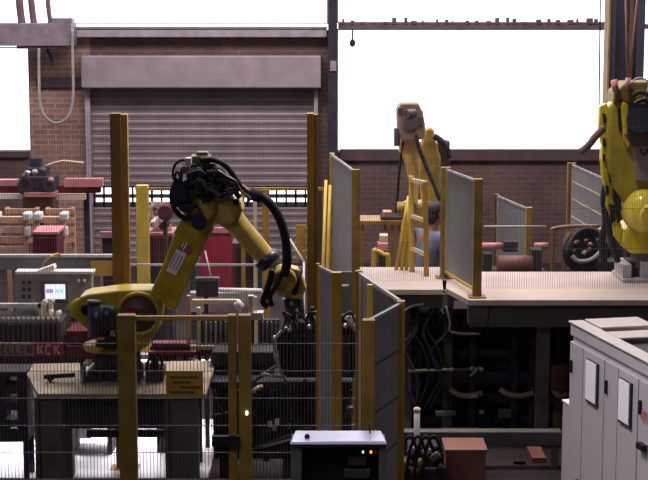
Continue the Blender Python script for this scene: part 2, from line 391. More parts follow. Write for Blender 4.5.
# inner yellow fence at the back of the cell
BY = 16.0
def bx(p): return at(p, 230, BY).x
zt3 = Z(189, BY)
t = thing('inner_fence', 'yellow post and rail fence at the back of the cell before the shutter', 'fence', (bx(230), BY, 0))
post(t, bx(143), BY, 0, Z(185, BY), .12, ylw); post(t, bx(266), BY, 0, zt3, .07, ochre); post(t, bx(243), BY, 0, zt3, .04, ochre); post(t, bx(325), BY, 0, zt3, .05, ochre)
post(t, bx(255), BY + .03, 0, zt3 - .05, .04, cream)
rail(t, V((bx(136), BY - .0, zt3)), V((bx(325), BY, zt3)), .03, ochre)
mesh_wires(MB().m(wirem), (bx(150), BY + .02), (bx(325), BY + .02), .15, zt3, r=.001, hs=.4).build('mesh_panel', None, t)
# mesh fence standing on the decks
DZ = 1.34
t = thing('deck_fence', 'see-through wire mesh fence standing along both raised decks', 'fence', (2.0, 14.3, DZ))
p1 = V((at(357, 240, 14.38).x, 14.40)); p2 = V((at(446, 240, 14.5).x, 14.5))
mesh_wires(MB().m(wirem), p1, p2, DZ, 2.95, r=.0013, hs=.36).build('mesh_panel', None, t)
p3 = V((at(486, 240, 14.06).x, 14.06)); mesh_wires(MB().m(wirem), p3, (4.6, 14.06), DZ, 2.95, r=.0013, hs=.36).build('mesh_panel', None, t)
MB().m(ochre_d).bb(4.6, 14.02, DZ, 4.68, 14.1, 3.0).build('post', None, t)

# guard panels on the decks
n_, f_ = atz(357, 168, 2.38), atz(332, 152, 2.38)
side_panel('mesh_barrier', 'tall grey mesh guard panel between ochre posts at the left end of the left deck', V((n_.x - .02, n_.y, 0)), f_, .9, 2.36, wn=.075, wf=.05, pn=ochre_d, pf=ylw, base=0.0)
n_, f_ = atz(480, 178, 2.38), atz(446, 166, 2.38)
side_panel('mesh_barrier', 'grey mesh guard panel between ochre posts at the gap between the two decks', V((n_.x - .02, n_.y + .06, 0)), V((f_.x, f_.y, 0)), DZ + .06, 2.36, wn=.075, wf=.085, pn=ochre_d, pf=ochre_d, base=DZ)
n_, f_ = atz(528, 206, 1.8), atz(497, 193, 1.8)
side_panel('mesh_barrier', 'low pale guard panel on the floor behind the right deck, brown posts', n_, f_, .1, 1.78, wn=.06, wf=.06, pn=ochre, pf=brown, frame=cream)
n_, f_ = atz(609, 178, 2.0), atz(572, 162, 2.0)
side_panel('mesh_barrier', 'pale guard panel with slanting cross bars beside the right robot', n_, f_, .1, 1.98, wn=.06, wf=.1, pn=ochre, pf=ochre_d, frame=cream, lines=8)

# ------------------------------------------------------------------ decks
def deck(name, label, pts, th, fm):
    cx = sum(p[0] for p in pts) / len(pts); cy = sum(p[1] for p in pts) / len(pts)
    t = thing(name, label, 'platform', (cx, cy, 0))
    MB().m(deckm).prism([V((*p, DZ - .05)) for p in pts], (0, 0, .05)).build('deck_board', None, t, bev=.004)
    return t
fl = atz(470, 302.5, DZ); bl = atz(446, 288, DZ)
t = deck('raised_deck', 'long pale raised deck on the right carrying the big yellow robot', [(fl.x, 13.5), (5.2, 13.5), (5.2, 15.0), (atz(449, 275, DZ).x, 15.0), (bl.x, bl.y)], .05, dgrey)
fas = mat('fascia_grey', (.10, .095, .09), .6, var=.2)
MB().m(fas).bb(fl.x + .02, 13.56, 1.09, 5.2, 13.66, DZ - .05).bb(fl.x - .15, 14.8, 1.1, 5.2, 14.9, DZ - .05).build('edge_beam', None, t)
MB().m(mgrey).bb(fl.x, 13.54, 1.12, fl.x + .17, 13.64, DZ - .05).build('end_bracket', None, t, bev=.004)
for x, y in ((at(543, 360, 13.7).x, 13.72), (fl.x + .3, 14.8), (3.4, 13.72), (3.4, 14.8), (5.0, 13.72), (5.0, 14.8)):
    MB().m(mgrey).bb(x - .055, y - .05, 0, x + .055, y + .05, 1.11).build('leg', None, t, bev=.004)
l0 = atz(352, 283, DZ)
t = deck('raised_deck', 'short pale raised deck in the middle with the yellow ladder frame', [(atz(386, 291, DZ).x, 14.02), (bl.x - .03, 14.02), (atz(449, 275, DZ).x - .04, 15.28), (atz(352, 268, DZ).x, 15.28), (atz(356, 272, DZ).x, 14.9)], .05, dgrey)
MB().m(fas).bb(atz(386, 291, DZ).x + .02, 14.06, 1.17, fl.x - .08, 14.14, DZ - .05).build('edge_beam', None, t)
for x, y in ((.75, 14.2), (1.12, 14.2), (.5, 15.1), (1.12, 15.1)):
    MB().m(mgrey).bb(x - .04, y - .04, 0, x + .04, y + .04, 1.3).build('leg', None, t)
MB().m(mgrey).px(341, 272, 352, 320, 14.05, .06).px(341, 286, 349, 330, 13.9, .1).build('mounting_bracket', None, t)

# yellow ladder frame and leaning poles on the left deck
LY = 15.0
t = thing('ladder', 'upright yellow ladder with pale rungs standing on the left deck', 'ladder', (at(418, 230, LY).x, LY, DZ))
a0, a1 = at(411, 176, LY), at(412, 271, LY); b0, b1 = at(425, 182, LY - .25), at(426.5, 279, LY - .25)
a1.z = DZ; b1.z = DZ
MB().m(ylw).bar(a0, a1, .045).build('stile', None, t); MB().m(ochre).bar(b0, b1, .046).build('stile', None, t)
for ya, yb in ((180, 183), (216, 221), (248, 255)):
    MB().m(cream).bar(at(411, ya, LY), at(426, yb, LY - .25), .035).build('rung', None, t)
for i, (xa_, ya_, xb_, yb_, l) in enumerate(((409, 196, 396, 267, 'leftmost of the yellow poles leaning left of the ladder'), (410, 200, 401.5, 267, 'middle one of the yellow poles leaning left of the ladder'), (411, 215, 406.5, 267, 'yellow leaning pole closest to the ladder'))):
    b = MB().m(ylw).cyl(at(xa_, ya_, 15.2), atz(xb_, yb_ + 3, DZ), .018, n=10); tag(b.build('leaning_pole'), l, 'pole', 'poles leaning on the ladder')
for i, (xa_, ya_, xb_, yb_, l) in enumerate(((330, 185, 323, 275, 'right one of two thin yellow poles beside the tall right post'), (326, 180, 318, 275, 'left one of two thin yellow poles beside the tall right post'))):
    b = MB().m(ylw).cyl(at(xa_, ya_, 15.6), at(xb_, yb_ + 140, 15.2), .015, n=10); tag(b.build('leaning_pole'), l, 'pole', 'thin poles by the tall post')

olive = mat('olive_cover', (.10, .09, .035), .5)
# ------------------------------------------------------------------ welding robot on its table
def P(x, y, Y): return at(x, y, Y)
def outline(pts, Y): return [at(x, y, Y) for x, y in pts]
TZ = .95
tl, tr = atz(33, 400, TZ).x, atz(204, 400, TZ).x
t = thing('robot_table', 'tan topped steel table carrying the welding robot', 'table', ((tl + tr) / 2, 12.3, 0))
bq = atz(27, 374, TZ)
MB().m(tablem).prism([V((tl, 11.72, TZ - .04)), V((tr, 11.72, TZ - .04)), V((tr, 12.88, TZ - .04)), V((bq.x - .02, 12.75, TZ - .04)), V((bq.x, bq.y, TZ - .04))], (0, 0, .04)).build('table_top', None, t, bev=.004)
MB().m(dgrey).bb(tl + .22, 11.8, .66, tr - .25, 11.85, TZ - .04).bb(tl + .22, 11.78, .70, tr - .25, 11.8, .73).build('apron', None, t)
for x0, x1 in ((35, 62), (165, 198)):
    a, b_ = at(x0, 430, 11.75).x, at(x1, 430, 11.75).x
    MB().m(mgrey).bb(a, 11.74, 0, b_, 11.9, TZ - .04).m(dgrey).bb(a + .03, 11.73, 0, a + .045, 11.745, TZ - .06).build('leg', None, t, bev=.004)
    MB().m(mgrey).bb(a, 12.7, 0, b_ - .08, 12.85, TZ - .04).build('leg', None, t)
MB().m(dgrey).bb(tl + .2, 12.76, .33, tr - .2, 12.8, .39).build('stretcher', None, t)
o = MB().m(dgrey).bar(at(44, 383, 12.1) * 1, at(75, 381, 12.1), .03).bar(at(50, 383, 12.1), at(53, 386, 12.1), .05).build('hand_tool')
for v in [o]: v.location.z = TZ; tag(v, 'dark hand tool lying on the left end of the tan table', 'tool')

RY = 12.35
r = thing('welding_robot', 'yellow articulated robot bent over in an arch, standing on the tan table', 'robot', (at(116, 380, RY).x, RY, TZ))
jx = at(118, 380, RY).x
zb_ = lambda y, Y=RY: at(118, y, Y).z
b = MB().m(dgrey); b.bb(jx - .24, RY - .24, TZ, jx + .2, RY + .26, TZ + .03); b.turn((jx, RY, TZ + .03), (0, 0, 1), [(0, .22), (.02, .22), (.04, .19), (zb_(350) - TZ - .03, .18)], 24)
for k in range(6):
    x = jx - .2 + .08 * k; b.bb(x, RY - .25, TZ + .03, x + .025, RY - .2, TZ + .03 + .05 + .03 * (k % 3))
b.build('base', None, r, bev=.004)
MB().m(lgrey).bb(P(81, 370, 12.1).x, 12.05, TZ, P(84, 370, 12.1).x, 12.2, zb_(362, 12.1)).bb(P(81, 370, 12.1).x, 12.05, zb_(365, 12.1), P(91, 370, 12.1).x, 12.2, zb_(362, 12.1)).build('base_bracket', None, r)
b = MB().m(yel).turn((jx - .02, RY, zb_(349)), (0, 0, 1), [(0, .22), (.012, .245), (.045, .245), (.055, .2), (.08, .16)], 28); b.build('turntable', None, r)
b = MB().m(yel).prism(outline([(76, 303), (80, 297), (88, 294), (120, 290), (150, 290), (160, 297), (162, 308), (158, 330), (147, 348), (122, 348), (114, 334), (112, 306), (90, 305), (88, 330), (82, 326), (76, 313)], 12.2), (0, .3, 0))
b.cyl(P(80, 309, 12.22), P(80, 309, 12.48), .085, n=20)
b.build('shoulder_casting', None, r, bev=.015)
b = MB().m(yel).turn(P(139, 313, 12.2), (0, -1, 0), [(0, .172), (.05, .172), (.055, .16), (.055, .148), (.03, .142)], 32)
b.m(brown).turn(P(139, 313, 12.19), (0, -1, 0), [(0, .142), (.03, .14), (.032, .05), (.05, .045)], 28)
b.build('shoulder_hub', None, r)
MB().m(red).px(125, 309, 136, 314, 12.12, .04).build('warning_tab', None, r)
b = MB().m(navy).cyl(P(99, 336, 12.12), P(99, 305, 12.12), .088, n=20).cyl(P(108, 330, 12.08), P(108, 306, 12.08), .05).cyl(P(94, 300, 12.1), P(94, 306, 12.1), .05).m(black).turn(P(87, 309, 12.16), (0, -1, 0), [(0, .045), (.03, .045), (.035, .03)], 16)
b.bb(P(90, 0, 12.1).x - .0, 12.05, zb_(346, 12.1), P(110, 0, 12.1).x, 12.2, zb_(335, 12.1)); b.build('base_motor', None, r)
b = MB().m(ylw).cyl(P(100, 350, 12.08), P(100, 335, 12.08), .03).cyl(P(100, 339, 12.08), P(100, 336, 12.08), .05); b.build('drain_fitting', None, r)
arm = [(147, 300), (150, 293), (164, 262), (176, 228), (184, 212), (200, 205), (213, 214), (213, 230), (207, 240), (190, 276), (176, 311), (167, 309), (160, 300), (157, 310), (150, 318), (146, 310)]
MB().m(yel).prism(outline(arm, 12.17), (0, .22, 0)).build('upper_arm', None, r, bev=.02)
b = MB().m(yel2).prism(outline([(184, 216), (181, 200), (190, 186), (206, 183), (224, 190), (240, 200), (243, 211), (232, 224), (214, 224), (204, 232), (192, 228)], 12.15), (0, .3, 0))
b.turn(P(200, 206, 12.15), (0, -1, 0), [(0, .13), (.03, .13), (.04, .11), (.05, .06)], 24); b.build('elbow_casting', None, r, bev=.02)
b = MB().m(navy); b.cyl(P(181, 192, 12.0), P(181, 192, 12.3), .075, n=18).cyl(P(186, 204, 12.02), P(186, 204, 12.3), .065, n=18).cyl(P(199, 222, 12.0), P(199, 222, 12.2), .06, n=18).cyl(P(192, 178, 12.1), P(206, 172, 12.2), .07).bb(*P(196, 186, 12.1), *(P(212, 168, 12.1) + V((0, .2, 0)))).cyl(P(214, 182, 12.1), P(226, 186, 12.2), .06)
b.build('elbow_motor', None, r)
MB().m(mat('olive_cover', (.10, .09, .035), .5)).px(190, 156, 210, 170, 12.15, .18).px(196, 152, 208, 158, 12.18, .12).build('junction_box', None, r, bev=.01)
def hose(pts, rad, nm='hose', par=None, m_=black, Y=12.1):
    return MB().m(m_).tube([at(p[0], p[1], p[2] if len(p) > 2 else Y) for p in pts], rad, 8).build(nm, None, par or r)
hose([(190, 162), (182, 160), (175, 165), (173, 174), (176, 183), (184, 186)], .010)
hose([(196, 166), (186, 166), (181, 174), (181, 186), (178, 196)], .016)
hose([(200, 160), (214, 160), (226, 166), (234, 176), (244, 190), (256, 195)], .022)
hose([(198, 172), (212, 166), (224, 176), (234, 190), (240, 198)], .02)
hose([(204, 180), (216, 174), (228, 182), (238, 188), (252, 196)], .018)
hose([(178, 178), (172, 192), (174, 208), (184, 218), (194, 216)], .02)
hose([(186, 180), (196, 192), (206, 200), (214, 196)], .016)
hose([(206, 166), (220, 170), (230, 184), (226, 198)], .014)
hose([(248, 194), (260, 196), (272, 206), (281, 222), (286, 242), (287, 262), (284, 276)], .036)
MB().m(dgrey).cyl(P(250, 193, 12.1), P(262, 197, 12.1), .05).build('hose_clamp', None, r)
hose([(235, 182), (244, 187), (254, 195), (262, 200)], .013, 'air_line', m_=pink)
hose([(272, 270), (270, 280), (266, 292), (263, 302), (268, 307)], .024)
hose([(283, 272), (277, 284), (270, 296), (272, 306)], .02)
MB().m(wlamp).sph(P(232, 191, 12.0), .012).build('indicator', None, r)
e0, e1 = P(222, 207, 12.3), P(270, 262, 12.3)
MB().m(yel2).turn(e0, e1 - e0, [(-.03, .09), (0, .105), (.08, .105), (.16, .088), ((e1 - e0).length - .06, .078), ((e1 - e0).length, .085)], 24).build('forearm', None, r)
MB().m(navy).turn(P(264, 256, 12.3), e1 - e0, [(0, .085), (.01, .102), (.07, .105), (.09, .08)], 24).build('wrist_collar', None, r)
b = MB().m(yel2); b.sph(P(284, 280, 12.3), (.115, .11, .13)).turn(P(284, 280, 12.2), (0, -1, 0), [(0, .1), (.03, .1), (.04, .08)], 20)
b.prism(outline([(286, 266), (300, 270), (306, 288), (302, 300), (284, 298)], 12.22), (0, .16, 0)).build('wrist', None, r, bev=.01)
MB().m(black).turn(P(294, 281, 12.3), (1, 0, -.25), [(0, .10), (.01, .125), (.035, .125), (.045, .10)], 20).build('wrist_seal', None, r)
MB().m(navy).cyl(P(293, 297, 12.3), P(296, 318, 12.3), .085, .07).build('tool_flange', None, r)
for k, (x, y, a_, q_, m_) in enumerate(((206, 186, 5, 3, navy), (214, 190, 4, 4, black), (198, 192, 6, 3, dgrey), (222, 196, 4, 3, navy), (176, 202, 4, 5, black), (194, 212, 5, 4, brown), (230, 192, 3, 4, dgrey), (209, 176, 4, 5, black), (186, 170, 4, 4, mgrey), (203, 198, 3, 3, olive), (188, 162, 3, 4, lgrey), (236, 202, 3, 3, navy))):
    MB().m(m_).px(x - a_, y - q_, x + a_, y + q_, 12.02 + .01 * (k % 4), .1).build('valve_block', None, r, bev=.008)
for k in range(9):
    x, y = 178 + k * 6 + random.uniform(-4, 4), 172 + random.uniform(0, 16); u_ = random.uniform
    hose([(x, y), (x + u_(2, 9), y + u_(-10, 6)), (x + u_(8, 18), y + u_(-8, 8)), (x + u_(10, 26), y + u_(4, 16)), (x + u_(6, 22), y + u_(8, 24))], u_(.008, .02), m_=(black, navy, dgrey, mgrey, slate)[k % 5], Y=11.99 + .01 * (k % 3))
# label plate on the arm
def on_arm(x0, y0, x1, y1, w_, m_, Y=12.163, d=.004):
    a, c_ = at(x0, y0, Y), at(x1, y1, Y); return MB().m(m_).bar(a, c_, w_, d)
lab = on_arm(171, 273, 182, 251, .085, paper).build('label_plate', None, r)
q = MB().m(mat('print_grey', (.25, .28, .45), .6))
for k in range(3):
    o_ = (k - 1) * 3.0; q.bar(at(172.5 + o_, 269 + o_ * .5, 12.158), at(179.5 + o_, 255 + o_ * .5, 12.158), .008, .003)
q.build('printed_text', None, lab)
q = on_arm(183, 252, 187, 244, .10, mat('logo_red', (.45, .10, .16), .5)).build('logo_plate', None, r)
qq = MB().m(paper); qq.bar(at(183, 250, 12.156), at(187, 243, 12.156), .012, .003).bar(at(181, 247, 12.156), at(183.5, 243, 12.156), .010, .003); qq.build('logo_stroke', None, q)
# gripper
g = MB().m(black).prism(outline([(277, 340), (282, 328), (296, 322), (345, 322), (356, 332), (358, 352), (354, 378), (286, 378), (280, 366)], 12.1), (0, .35, 0)).build('gripper', None, r, bev=.01)
q = MB().m(navy)
for k in range(16):
    x = 286 + k * 4.4; q.px(x, 336, x + 2, 374, 12.07, .03)
q.build('rib', None, g); g.children[0]['kind'] = 'stuff'
b = MB().m(chrome).tube([P(280, 372, 12.05), P(275, 356, 12.05), (P(275, 342, 12.05)), P(282, 331, 12.05), P(292, 326, 12.05)], .012); b.build('edge_tube', None, g)
for k in range(14):
    x = 284 + k * 5.2 + random.uniform(-1.5, 1.5); y = 326 - random.uniform(2, 20) * (1 - abs(k - 5) / 16)
    MB().m(random.choice((dgrey, navy, chrome, dgrey, mgrey))).px(x, y, x + random.uniform(2, 5), 330, 12.0 + random.uniform(0, .25), .05).build('clamp', None, g)
for k in range(9):
    x = 282 + k * 8; hose([(x, 330), (x + random.uniform(-6, 6), 318), (x + random.uniform(-8, 8), 312), (x + 9, 322)], .009, 'air_line', g, Y=12.02, m_=random.choice((black, mgrey, navy)))
for k, (x, y) in enumerate(((309, 327), (275, 338), (290, 330), (331, 325), (345, 326))):
    MB().m(chrome).sph(P(x, y, 12.0), (.02, .02, .022)).build('fitting', None, g)

# ------------------------------------------------------------------ big robot on the right deck
GY = 14.62
r3 = thing('handling_robot', 'big bright yellow robot at the right edge, standing on the long deck', 'robot', (at(655, 280, GY).x, GY, DZ))
cx3 = at(655, 260, GY).x
def z3(y, Y=GY): return at(648, y, Y).z
b = MB().m(lgrey).bb(at(622, 275, 14.4).x, 14.36, DZ, cx3 + .32, 14.9, DZ + .035).bb(at(623, 275, 14.4).x, 14.42, DZ, at(632, 275, 14.4).x, 14.85, z3(265, 14.4)).bb(at(641, 275, 14.4).x, 14.4, DZ, cx3 + .25, 14.85, z3(262, 14.4))
b.m(black).bb(at(632, 270, 14.4).x, 14.5, DZ, at(641, 270, 14.4).x, 14.8, z3(264, 14.4)).m(mgrey).turn((cx3, GY, z3(266)), (0, 0, 1), [(0, .24), (.1, .22), (.16, .22)], 24)
b.build('base', None, r3, bev=.006)
b = MB().m(yel3).prism(outline([(622, 243), (625, 230), (634, 222), (690, 222), (696, 243), (688, 254), (630, 254)], 14.4), (0, .42, 0)).build('turret', None, r3, bev=.03)
b = MB().m(mat('robot_yellow_gloss', (.72, .58, .06), .16, var=.15)).sph(P(643, 210, 14.48), (.20, .21, .21), 28, 18).turn(P(652, 216, 14.3), (0, -1, 0), [(0, .12), (.03, .12), (.05, .1)], 24); b.build('shoulder_hub', None, r3)
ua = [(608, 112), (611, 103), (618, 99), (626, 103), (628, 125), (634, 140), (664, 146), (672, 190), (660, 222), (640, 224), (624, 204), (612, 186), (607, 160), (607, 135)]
MB().m(mat('robot_yellow_shaded', (.42, .33, .025), .3, var=.35)).prism(outline(ua, 14.42), (0, .26, 0)).build('upper_arm', None, r3, bev=.04)  # darker copy of the robot yellow, the arm's shade put into its colour
MB().m(yel3).prism(outline([(621, 106), (624, 102), (628, 104), (632, 140), (629, 148), (624, 140)], 14.37), (0, .06, 0)).build('cover_rim', None, r3, bev=.01)
MB().m(black).prism(outline([(617.5, 110), (619.5, 107), (621.5, 112), (622, 130), (619.5, 133)], 14.405), (0, .05, 0)).build('slot', None, r3)  # black inset paints the shade inside the arm's slit
lk = [(600, 106), (607, 103), (609, 112), (606, 125), (608, 145), (606, 165), (612, 186), (613, 200), (617, 212), (622, 226), (621, 243), (613, 236), (612, 222), (606, 206), (607, 196), (603, 178), (601, 160), (602, 145), (599, 128)]
MB().m(yel3).prism(outline(lk, 14.46), (0, .1, 0)).build('balance_link', None, r3, bev=.01)
for x, y, s in ((604, 118, 1), (604, 142, .9), (604, 158, .8), (617, 200, 2.4), (612, 213, 1.9), (607, 190, 1.0), (618, 214, 1.6), (610, 178, .9)):
    MB().m(black).prism(outline([(x - 1.6 * s, y - 5 * s), (x + 1.5 * s, y - 4 * s), (x + 2 * s, y + 4 * s), (x - .5 * s, y + 6 * s)], 14.445), (0, .03, 0)).build('hole_shade', None, r3)  # black plates paint the shade in holes and recesses of the link
MB().m(brown).prism(outline([(624, 134), (690, 132), (690, 146), (632, 147)], 14.36), (0, .2, 0)).build('clamp_band', None, r3, bev=.01)
q = MB().m(mat('arm_plate', (.34, .26, .25), .5)).prism(outline([(633, 147), (668, 147), (668, 182), (636, 180)], 14.38), (0, .06, 0)).build('arm_plate', None, r3)
b = MB().m(navy); Yq = 14.375
for (x0, y0, x1, y1) in ((640, 148, 642, 154), (642, 154, 645, 155), (645, 155, 646.5, 149), (646.5, 149, 649, 155), (649, 155, 652, 149), (655, 149, 655, 156), (655, 149, 660, 149), (655, 152, 659, 152)):
    b.bar(P(x0, y0, Yq), P(x1, y1, Yq), .014, .006)
b.build('lettering', None, q)
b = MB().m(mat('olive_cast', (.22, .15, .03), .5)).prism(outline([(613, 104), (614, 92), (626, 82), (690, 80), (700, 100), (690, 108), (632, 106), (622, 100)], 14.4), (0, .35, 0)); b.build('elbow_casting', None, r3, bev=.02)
b = MB().m(navy).cyl(P(640, 120, 14.25), P(640, 120, 14.5), .12, n=20).cyl(P(658, 118, 14.25), P(658, 118, 14.5), .11, n=20).bb(*P(628, 133, 14.3), *(P(676, 106, 14.3) + V((0, .14, 0)))); b.build('elbow_motor', None, r3)
def h3(pts, rad, m_=black, nm='hose'): return MB().m(m_).tube([at(p[0], p[1], p[2] if len(p) > 2 else 14.3) for p in pts], rad, 8).build(nm, None, r3)
h3([(630, 84), (638, 78), (648, 82), (646, 95), (638, 104)], .008, lgrey)
h3([(632, 96), (640, 92), (650, 96), (660, 108)], .02, dgrey); h3([(634, 104), (644, 100), (656, 112), (650, 126)], .018, navy)
h3([(604, 128), (596, 136), (588, 146), (580, 152)], .035, brown)
h3([(607, 180, 14.55), (604, 200, 14.55), (606, 222, 14.55), (602, 240, 14.6), (604, 262, 14.6)], .035)
h3([(612, 192, 14.5), (608, 212, 14.5), (611, 236, 14.5), (618, 262, 14.5)], .03)
MB().m(pink).cyl(P(616, 92, 14.35), P(614, 80, 14.35), .03).cyl(P(628, 90, 14.35), P(628, 78, 14.35), .025).build('connector', None, r3)
for (xa_, l) in ((626, 'left strand of the two pinkish ropes meeting above the right robot'), (638, 'right strand of the two pinkish ropes meeting above the right robot')):
    b = MB().m(mat('rope_pink', (.48, .30, .28), .7)).tube([P(xa_ + (xa_ - 629) * .8, -70, 14.5), P(xa_, -5, 14.5), P(628 + (xa_ > 630) * 2, 78, 14.45)], .014, 8, 1)
    tag(b.build('suspension_rope'), l, 'rope', 'ropes above the right robot')
b = MB().m(slate).cyl(P(601, -60, 15.2), P(599, 110, 15.2), .007, n=8); tag(b.build('drop_cable'), 'thin dark cable hanging straight down left of the right robot', 'cable')

# ------------------------------------------------------------------ far robot in the middle
FYR = 17.6
r2 = thing('far_robot', 'dusty yellow robot with grey wrist raised before the big window, behind the ladder', 'robot', (at(420, 250, FYR).x, FYR, 0))
cx2 = at(421, 250, FYR).x
MB().m(dgrey).bb(cx2 - .35, FYR - .3, 0, cx2 + .35, FYR + .4, .04).turn((cx2, FYR, .04), (0, 0, 1), [(0, .3), (.7, .26), (.75, .3)], 24).build('base', None, r2)
MB().m(yel2).prism(outline([(404, 205), (438, 203), (442, 240), (440, 290), (402, 290), (402, 240)], FYR - .1), (0, .45, 0)).build('turret', None, r2, bev=.04)
MB().m(yel2).prism(outline([(421, 145), (425, 130), (429, 127), (434, 129), (436, 141), (441, 158), (441, 188), (437, 210), (423, 210), (419, 175)], FYR + .1), (0, .2, 0)).build('upper_arm', None, r2, bev=.03)
MB().m(mat('robot_yellow_pale', (.82, .52, .16), .35, var=.3)).prism(outline([(399, 152), (399, 140), (404, 135), (417, 136), (422, 146), (420, 165), (418, 205), (411, 205), (409, 180), (404, 160)], FYR - .2), (0, .18, 0)).build('forearm', None, r2, bev=.03)
wr = mat('wrist_grey', (.36, .26, .21), .5, var=.35)
b = MB().m(wr).prism(outline([(397.5, 110), (401, 103), (419, 103), (421, 109), (423, 111), (425, 124), (425, 139), (402, 142), (398, 130)], FYR - .35), (0, .4, 0)); b.build('wrist', None, r2, bev=.02)
b = MB().m(mat('wrist_dark', (.12, .09, .10), .5)).cyl(P(411, 122, FYR - .4), P(411, 122, FYR - .34), .085).cyl(P(407, 114, FYR - .4), P(415, 113, FYR - .36), .05).px(398, 108, 403, 114, FYR - .38, .1).px(416, 117, 423, 126, FYR - .38, .1).cyl(P(397, 128, FYR - .3), P(397, 146, FYR - .3), .035); b.build('wrist_motor', None, r2, bev=.004)
MB().m(dgrey).tube([P(416, 134, FYR - .42), P(419, 148, FYR - .42), P(426, 166, FYR - .4), P(434, 185, FYR - .4), P(440, 200, FYR - .4)], .022).build('hose', None, r2)
MB().m(slate).tube([P(434, 136, FYR), P(440, 140, FYR), P(446, 147, FYR), P(449, 158, FYR)], .035).build('hose', None, r2)
MB().m(brown).px(438, 141, 450, 166, FYR + .15, .25).build('motor_box', None, r2, bev=.02)
MB().m(black).tube([P(403, 142, FYR - .2), P(400, 165, FYR - .15), P(398, 190, FYR), P(396, 215, FYR)], .015).build('hose', None, r2)

# ------------------------------------------------------------------ person behind the ladder
skin = mat('skin', (.30, .13, .10), .6, var=.1); hair = mat('hair_black', (.012, .012, .02), .6); shirt = mat('overall_blue', (.13, .17, .27), .85, var=.25, scale=12)
trou = mat('trouser_blue', (.05, .065, .12), .85); shoe = mat('shoe_black', (.02, .02, .02), .5)
PY = 16.75; pc = at(425, 230, PY).x
per = thing('person', 'person with dark hair in blue work clothes standing behind the yellow ladder', 'person', (pc, PY, 0))
RZ = Matrix.Rotation(math.radians(28), 3, 'Z')
def skinned(name, nodes, edges, mt, root=0, sub=2):
    me = bpy.data.meshes.new(name)
    me.from_pydata([RZ @ V(n[0]) for n in nodes], edges, []); me.materials.append(mt)
    o = bpy.data.objects.new(name, me); C.objects.link(o); o.parent = per; BASE[o.name] = BASE[per.name]
    o.modifiers.new('skin', 'SKIN')
    if not me.skin_vertices: me.attributes
    for i, n in enumerate(nodes):
        rr = n[1] if hasattr(n[1], '__len__') else (n[1], n[1]); me.skin_vertices[0].data[i].radius = rr
    me.skin_vertices[0].data[root].use_root = True
    s_ = o.modifiers.new('sub', 'SUBSURF'); s_.levels = sub; s_.render_levels = sub
    o.modifiers['skin'].use_smooth_shade = True
    return o
J = dict(pel=(0, 0, .97), wai=(.02, 0, 1.12), che=(.05, 0, 1.34), neb=(.08, 0, 1.47), nec=(.11, 0, 1.55), hea=(.135, 0, 1.66), top=(.13, 0, 1.74),
         sl=(.06, .19, 1.43), sr=(.06, -.19, 1.43), el=(.17, .25, 1.16), er=(.15, -.25, 1.15), wl=(.40, .17, 1.12), wrr=(.38, -.17, 1.10),
         hl=(0, .1, .90), hr=(0, -.1, .90), kl=(.05, .12, .49), kr=(-.01, -.12, .49), al=(-.01, .13, .09), ar=(-.07, -.13, .09), tl=(.17, .15, .03), tr=(.11, -.15, .03))
nodes = [(J['pel'], .10), (J['wai'], .09), (J['che'], .095), (J['neb'], .055), (J['nec'], .052), ((.135, 0, 1.63), (.072, .082)), ((.13, 0, 1.70), (.078, .09)), ((.125, 0, 1.755), (.05, .06)),
         (J['sl'], .05), (J['el'], .042), (J['wl'], .026), (J['sr'], .05), (J['er'], .042), (J['wrr'], .026),
         (J['hl'], .085), (J['kl'], .058), (J['al'], .04), (J['hr'], .085), (J['kr'], .058), (J['ar'], .04), (J['tl'], .03), (J['tr'], .03), ((.46, .16, 1.12), (.035, .018)), ((.44, -.16, 1.10), (.035, .018))]
E = [(0, 1), (1, 2), (2, 3), (3, 4), (4, 5), (5, 6), (6, 7), (2, 8), (8, 9), (9, 10), (2, 11), (11, 12), (12, 13), (0, 14), (14, 15), (15, 16), (0, 17), (17, 18), (18, 19), (16, 20), (19, 21), (10, 22), (13, 23)]
for s_, (wx, wy, wz) in ((1, (.46, .16, 1.12)), (-1, (.44, -.16, 1.10))):
    base_i = 22 if s_ == 1 else 23
    for k, (dy, L) in enumerate(((-.027, .062), (-.009, .075), (.009, .07), (.026, .055))):
        i = len(nodes); nodes += [((wx + .03, wy + dy, wz), .0095), ((wx + .03 + L * .5, wy + dy * 1.1, wz - .004), .0088), ((wx + .03 + L * .9, wy + dy * 1.1, wz - .03), .0075)]
        E += [(base_i, i), (i, i + 1), (i + 1, i + 2)]
    i = len(nodes); nodes += [((wx - .01, wy - s_ * .04, wz), .011), ((wx + .025, wy - s_ * .06, wz - .012), .009)]; E += [(base_i, i), (i, i + 1)]
skinned('body', nodes, E, skin)
hd = V((.135, 0, 1.67)); m0 = Matrix.Identity(3)
def pp(mb, nm, par=per): 
    for v in mb.bm.verts: v.co = RZ @ v.co + V((pc, PY, 0))
    return mb.build(nm, None, par)
pp(MB().m(hair).sph((.115, 0, 1.70), (.108, .092, .105), 18, 12).sph((.075, 0, 1.64), (.07, .082, .08)), 'hair')
pp(MB().m(skin).sph((.235, 0, 1.655), (.022, .012, .02), 8, 6), 'nose')
for s_ in (1, -1):
    pp(MB().m(skin).sph((.13, s_ * .088, 1.66), (.018, .010, .03), 8, 6), 'ear')
    pp(MB().m(black).sph((.215, s_ * .032, 1.685), (.007, .012, .007), 8, 6), 'eye')
pp(MB().m(mat('lip', (.25, .08, .07), .6)).sph((.216, 0, 1.62), (.008, .024, .006), 8, 6), 'mouth')
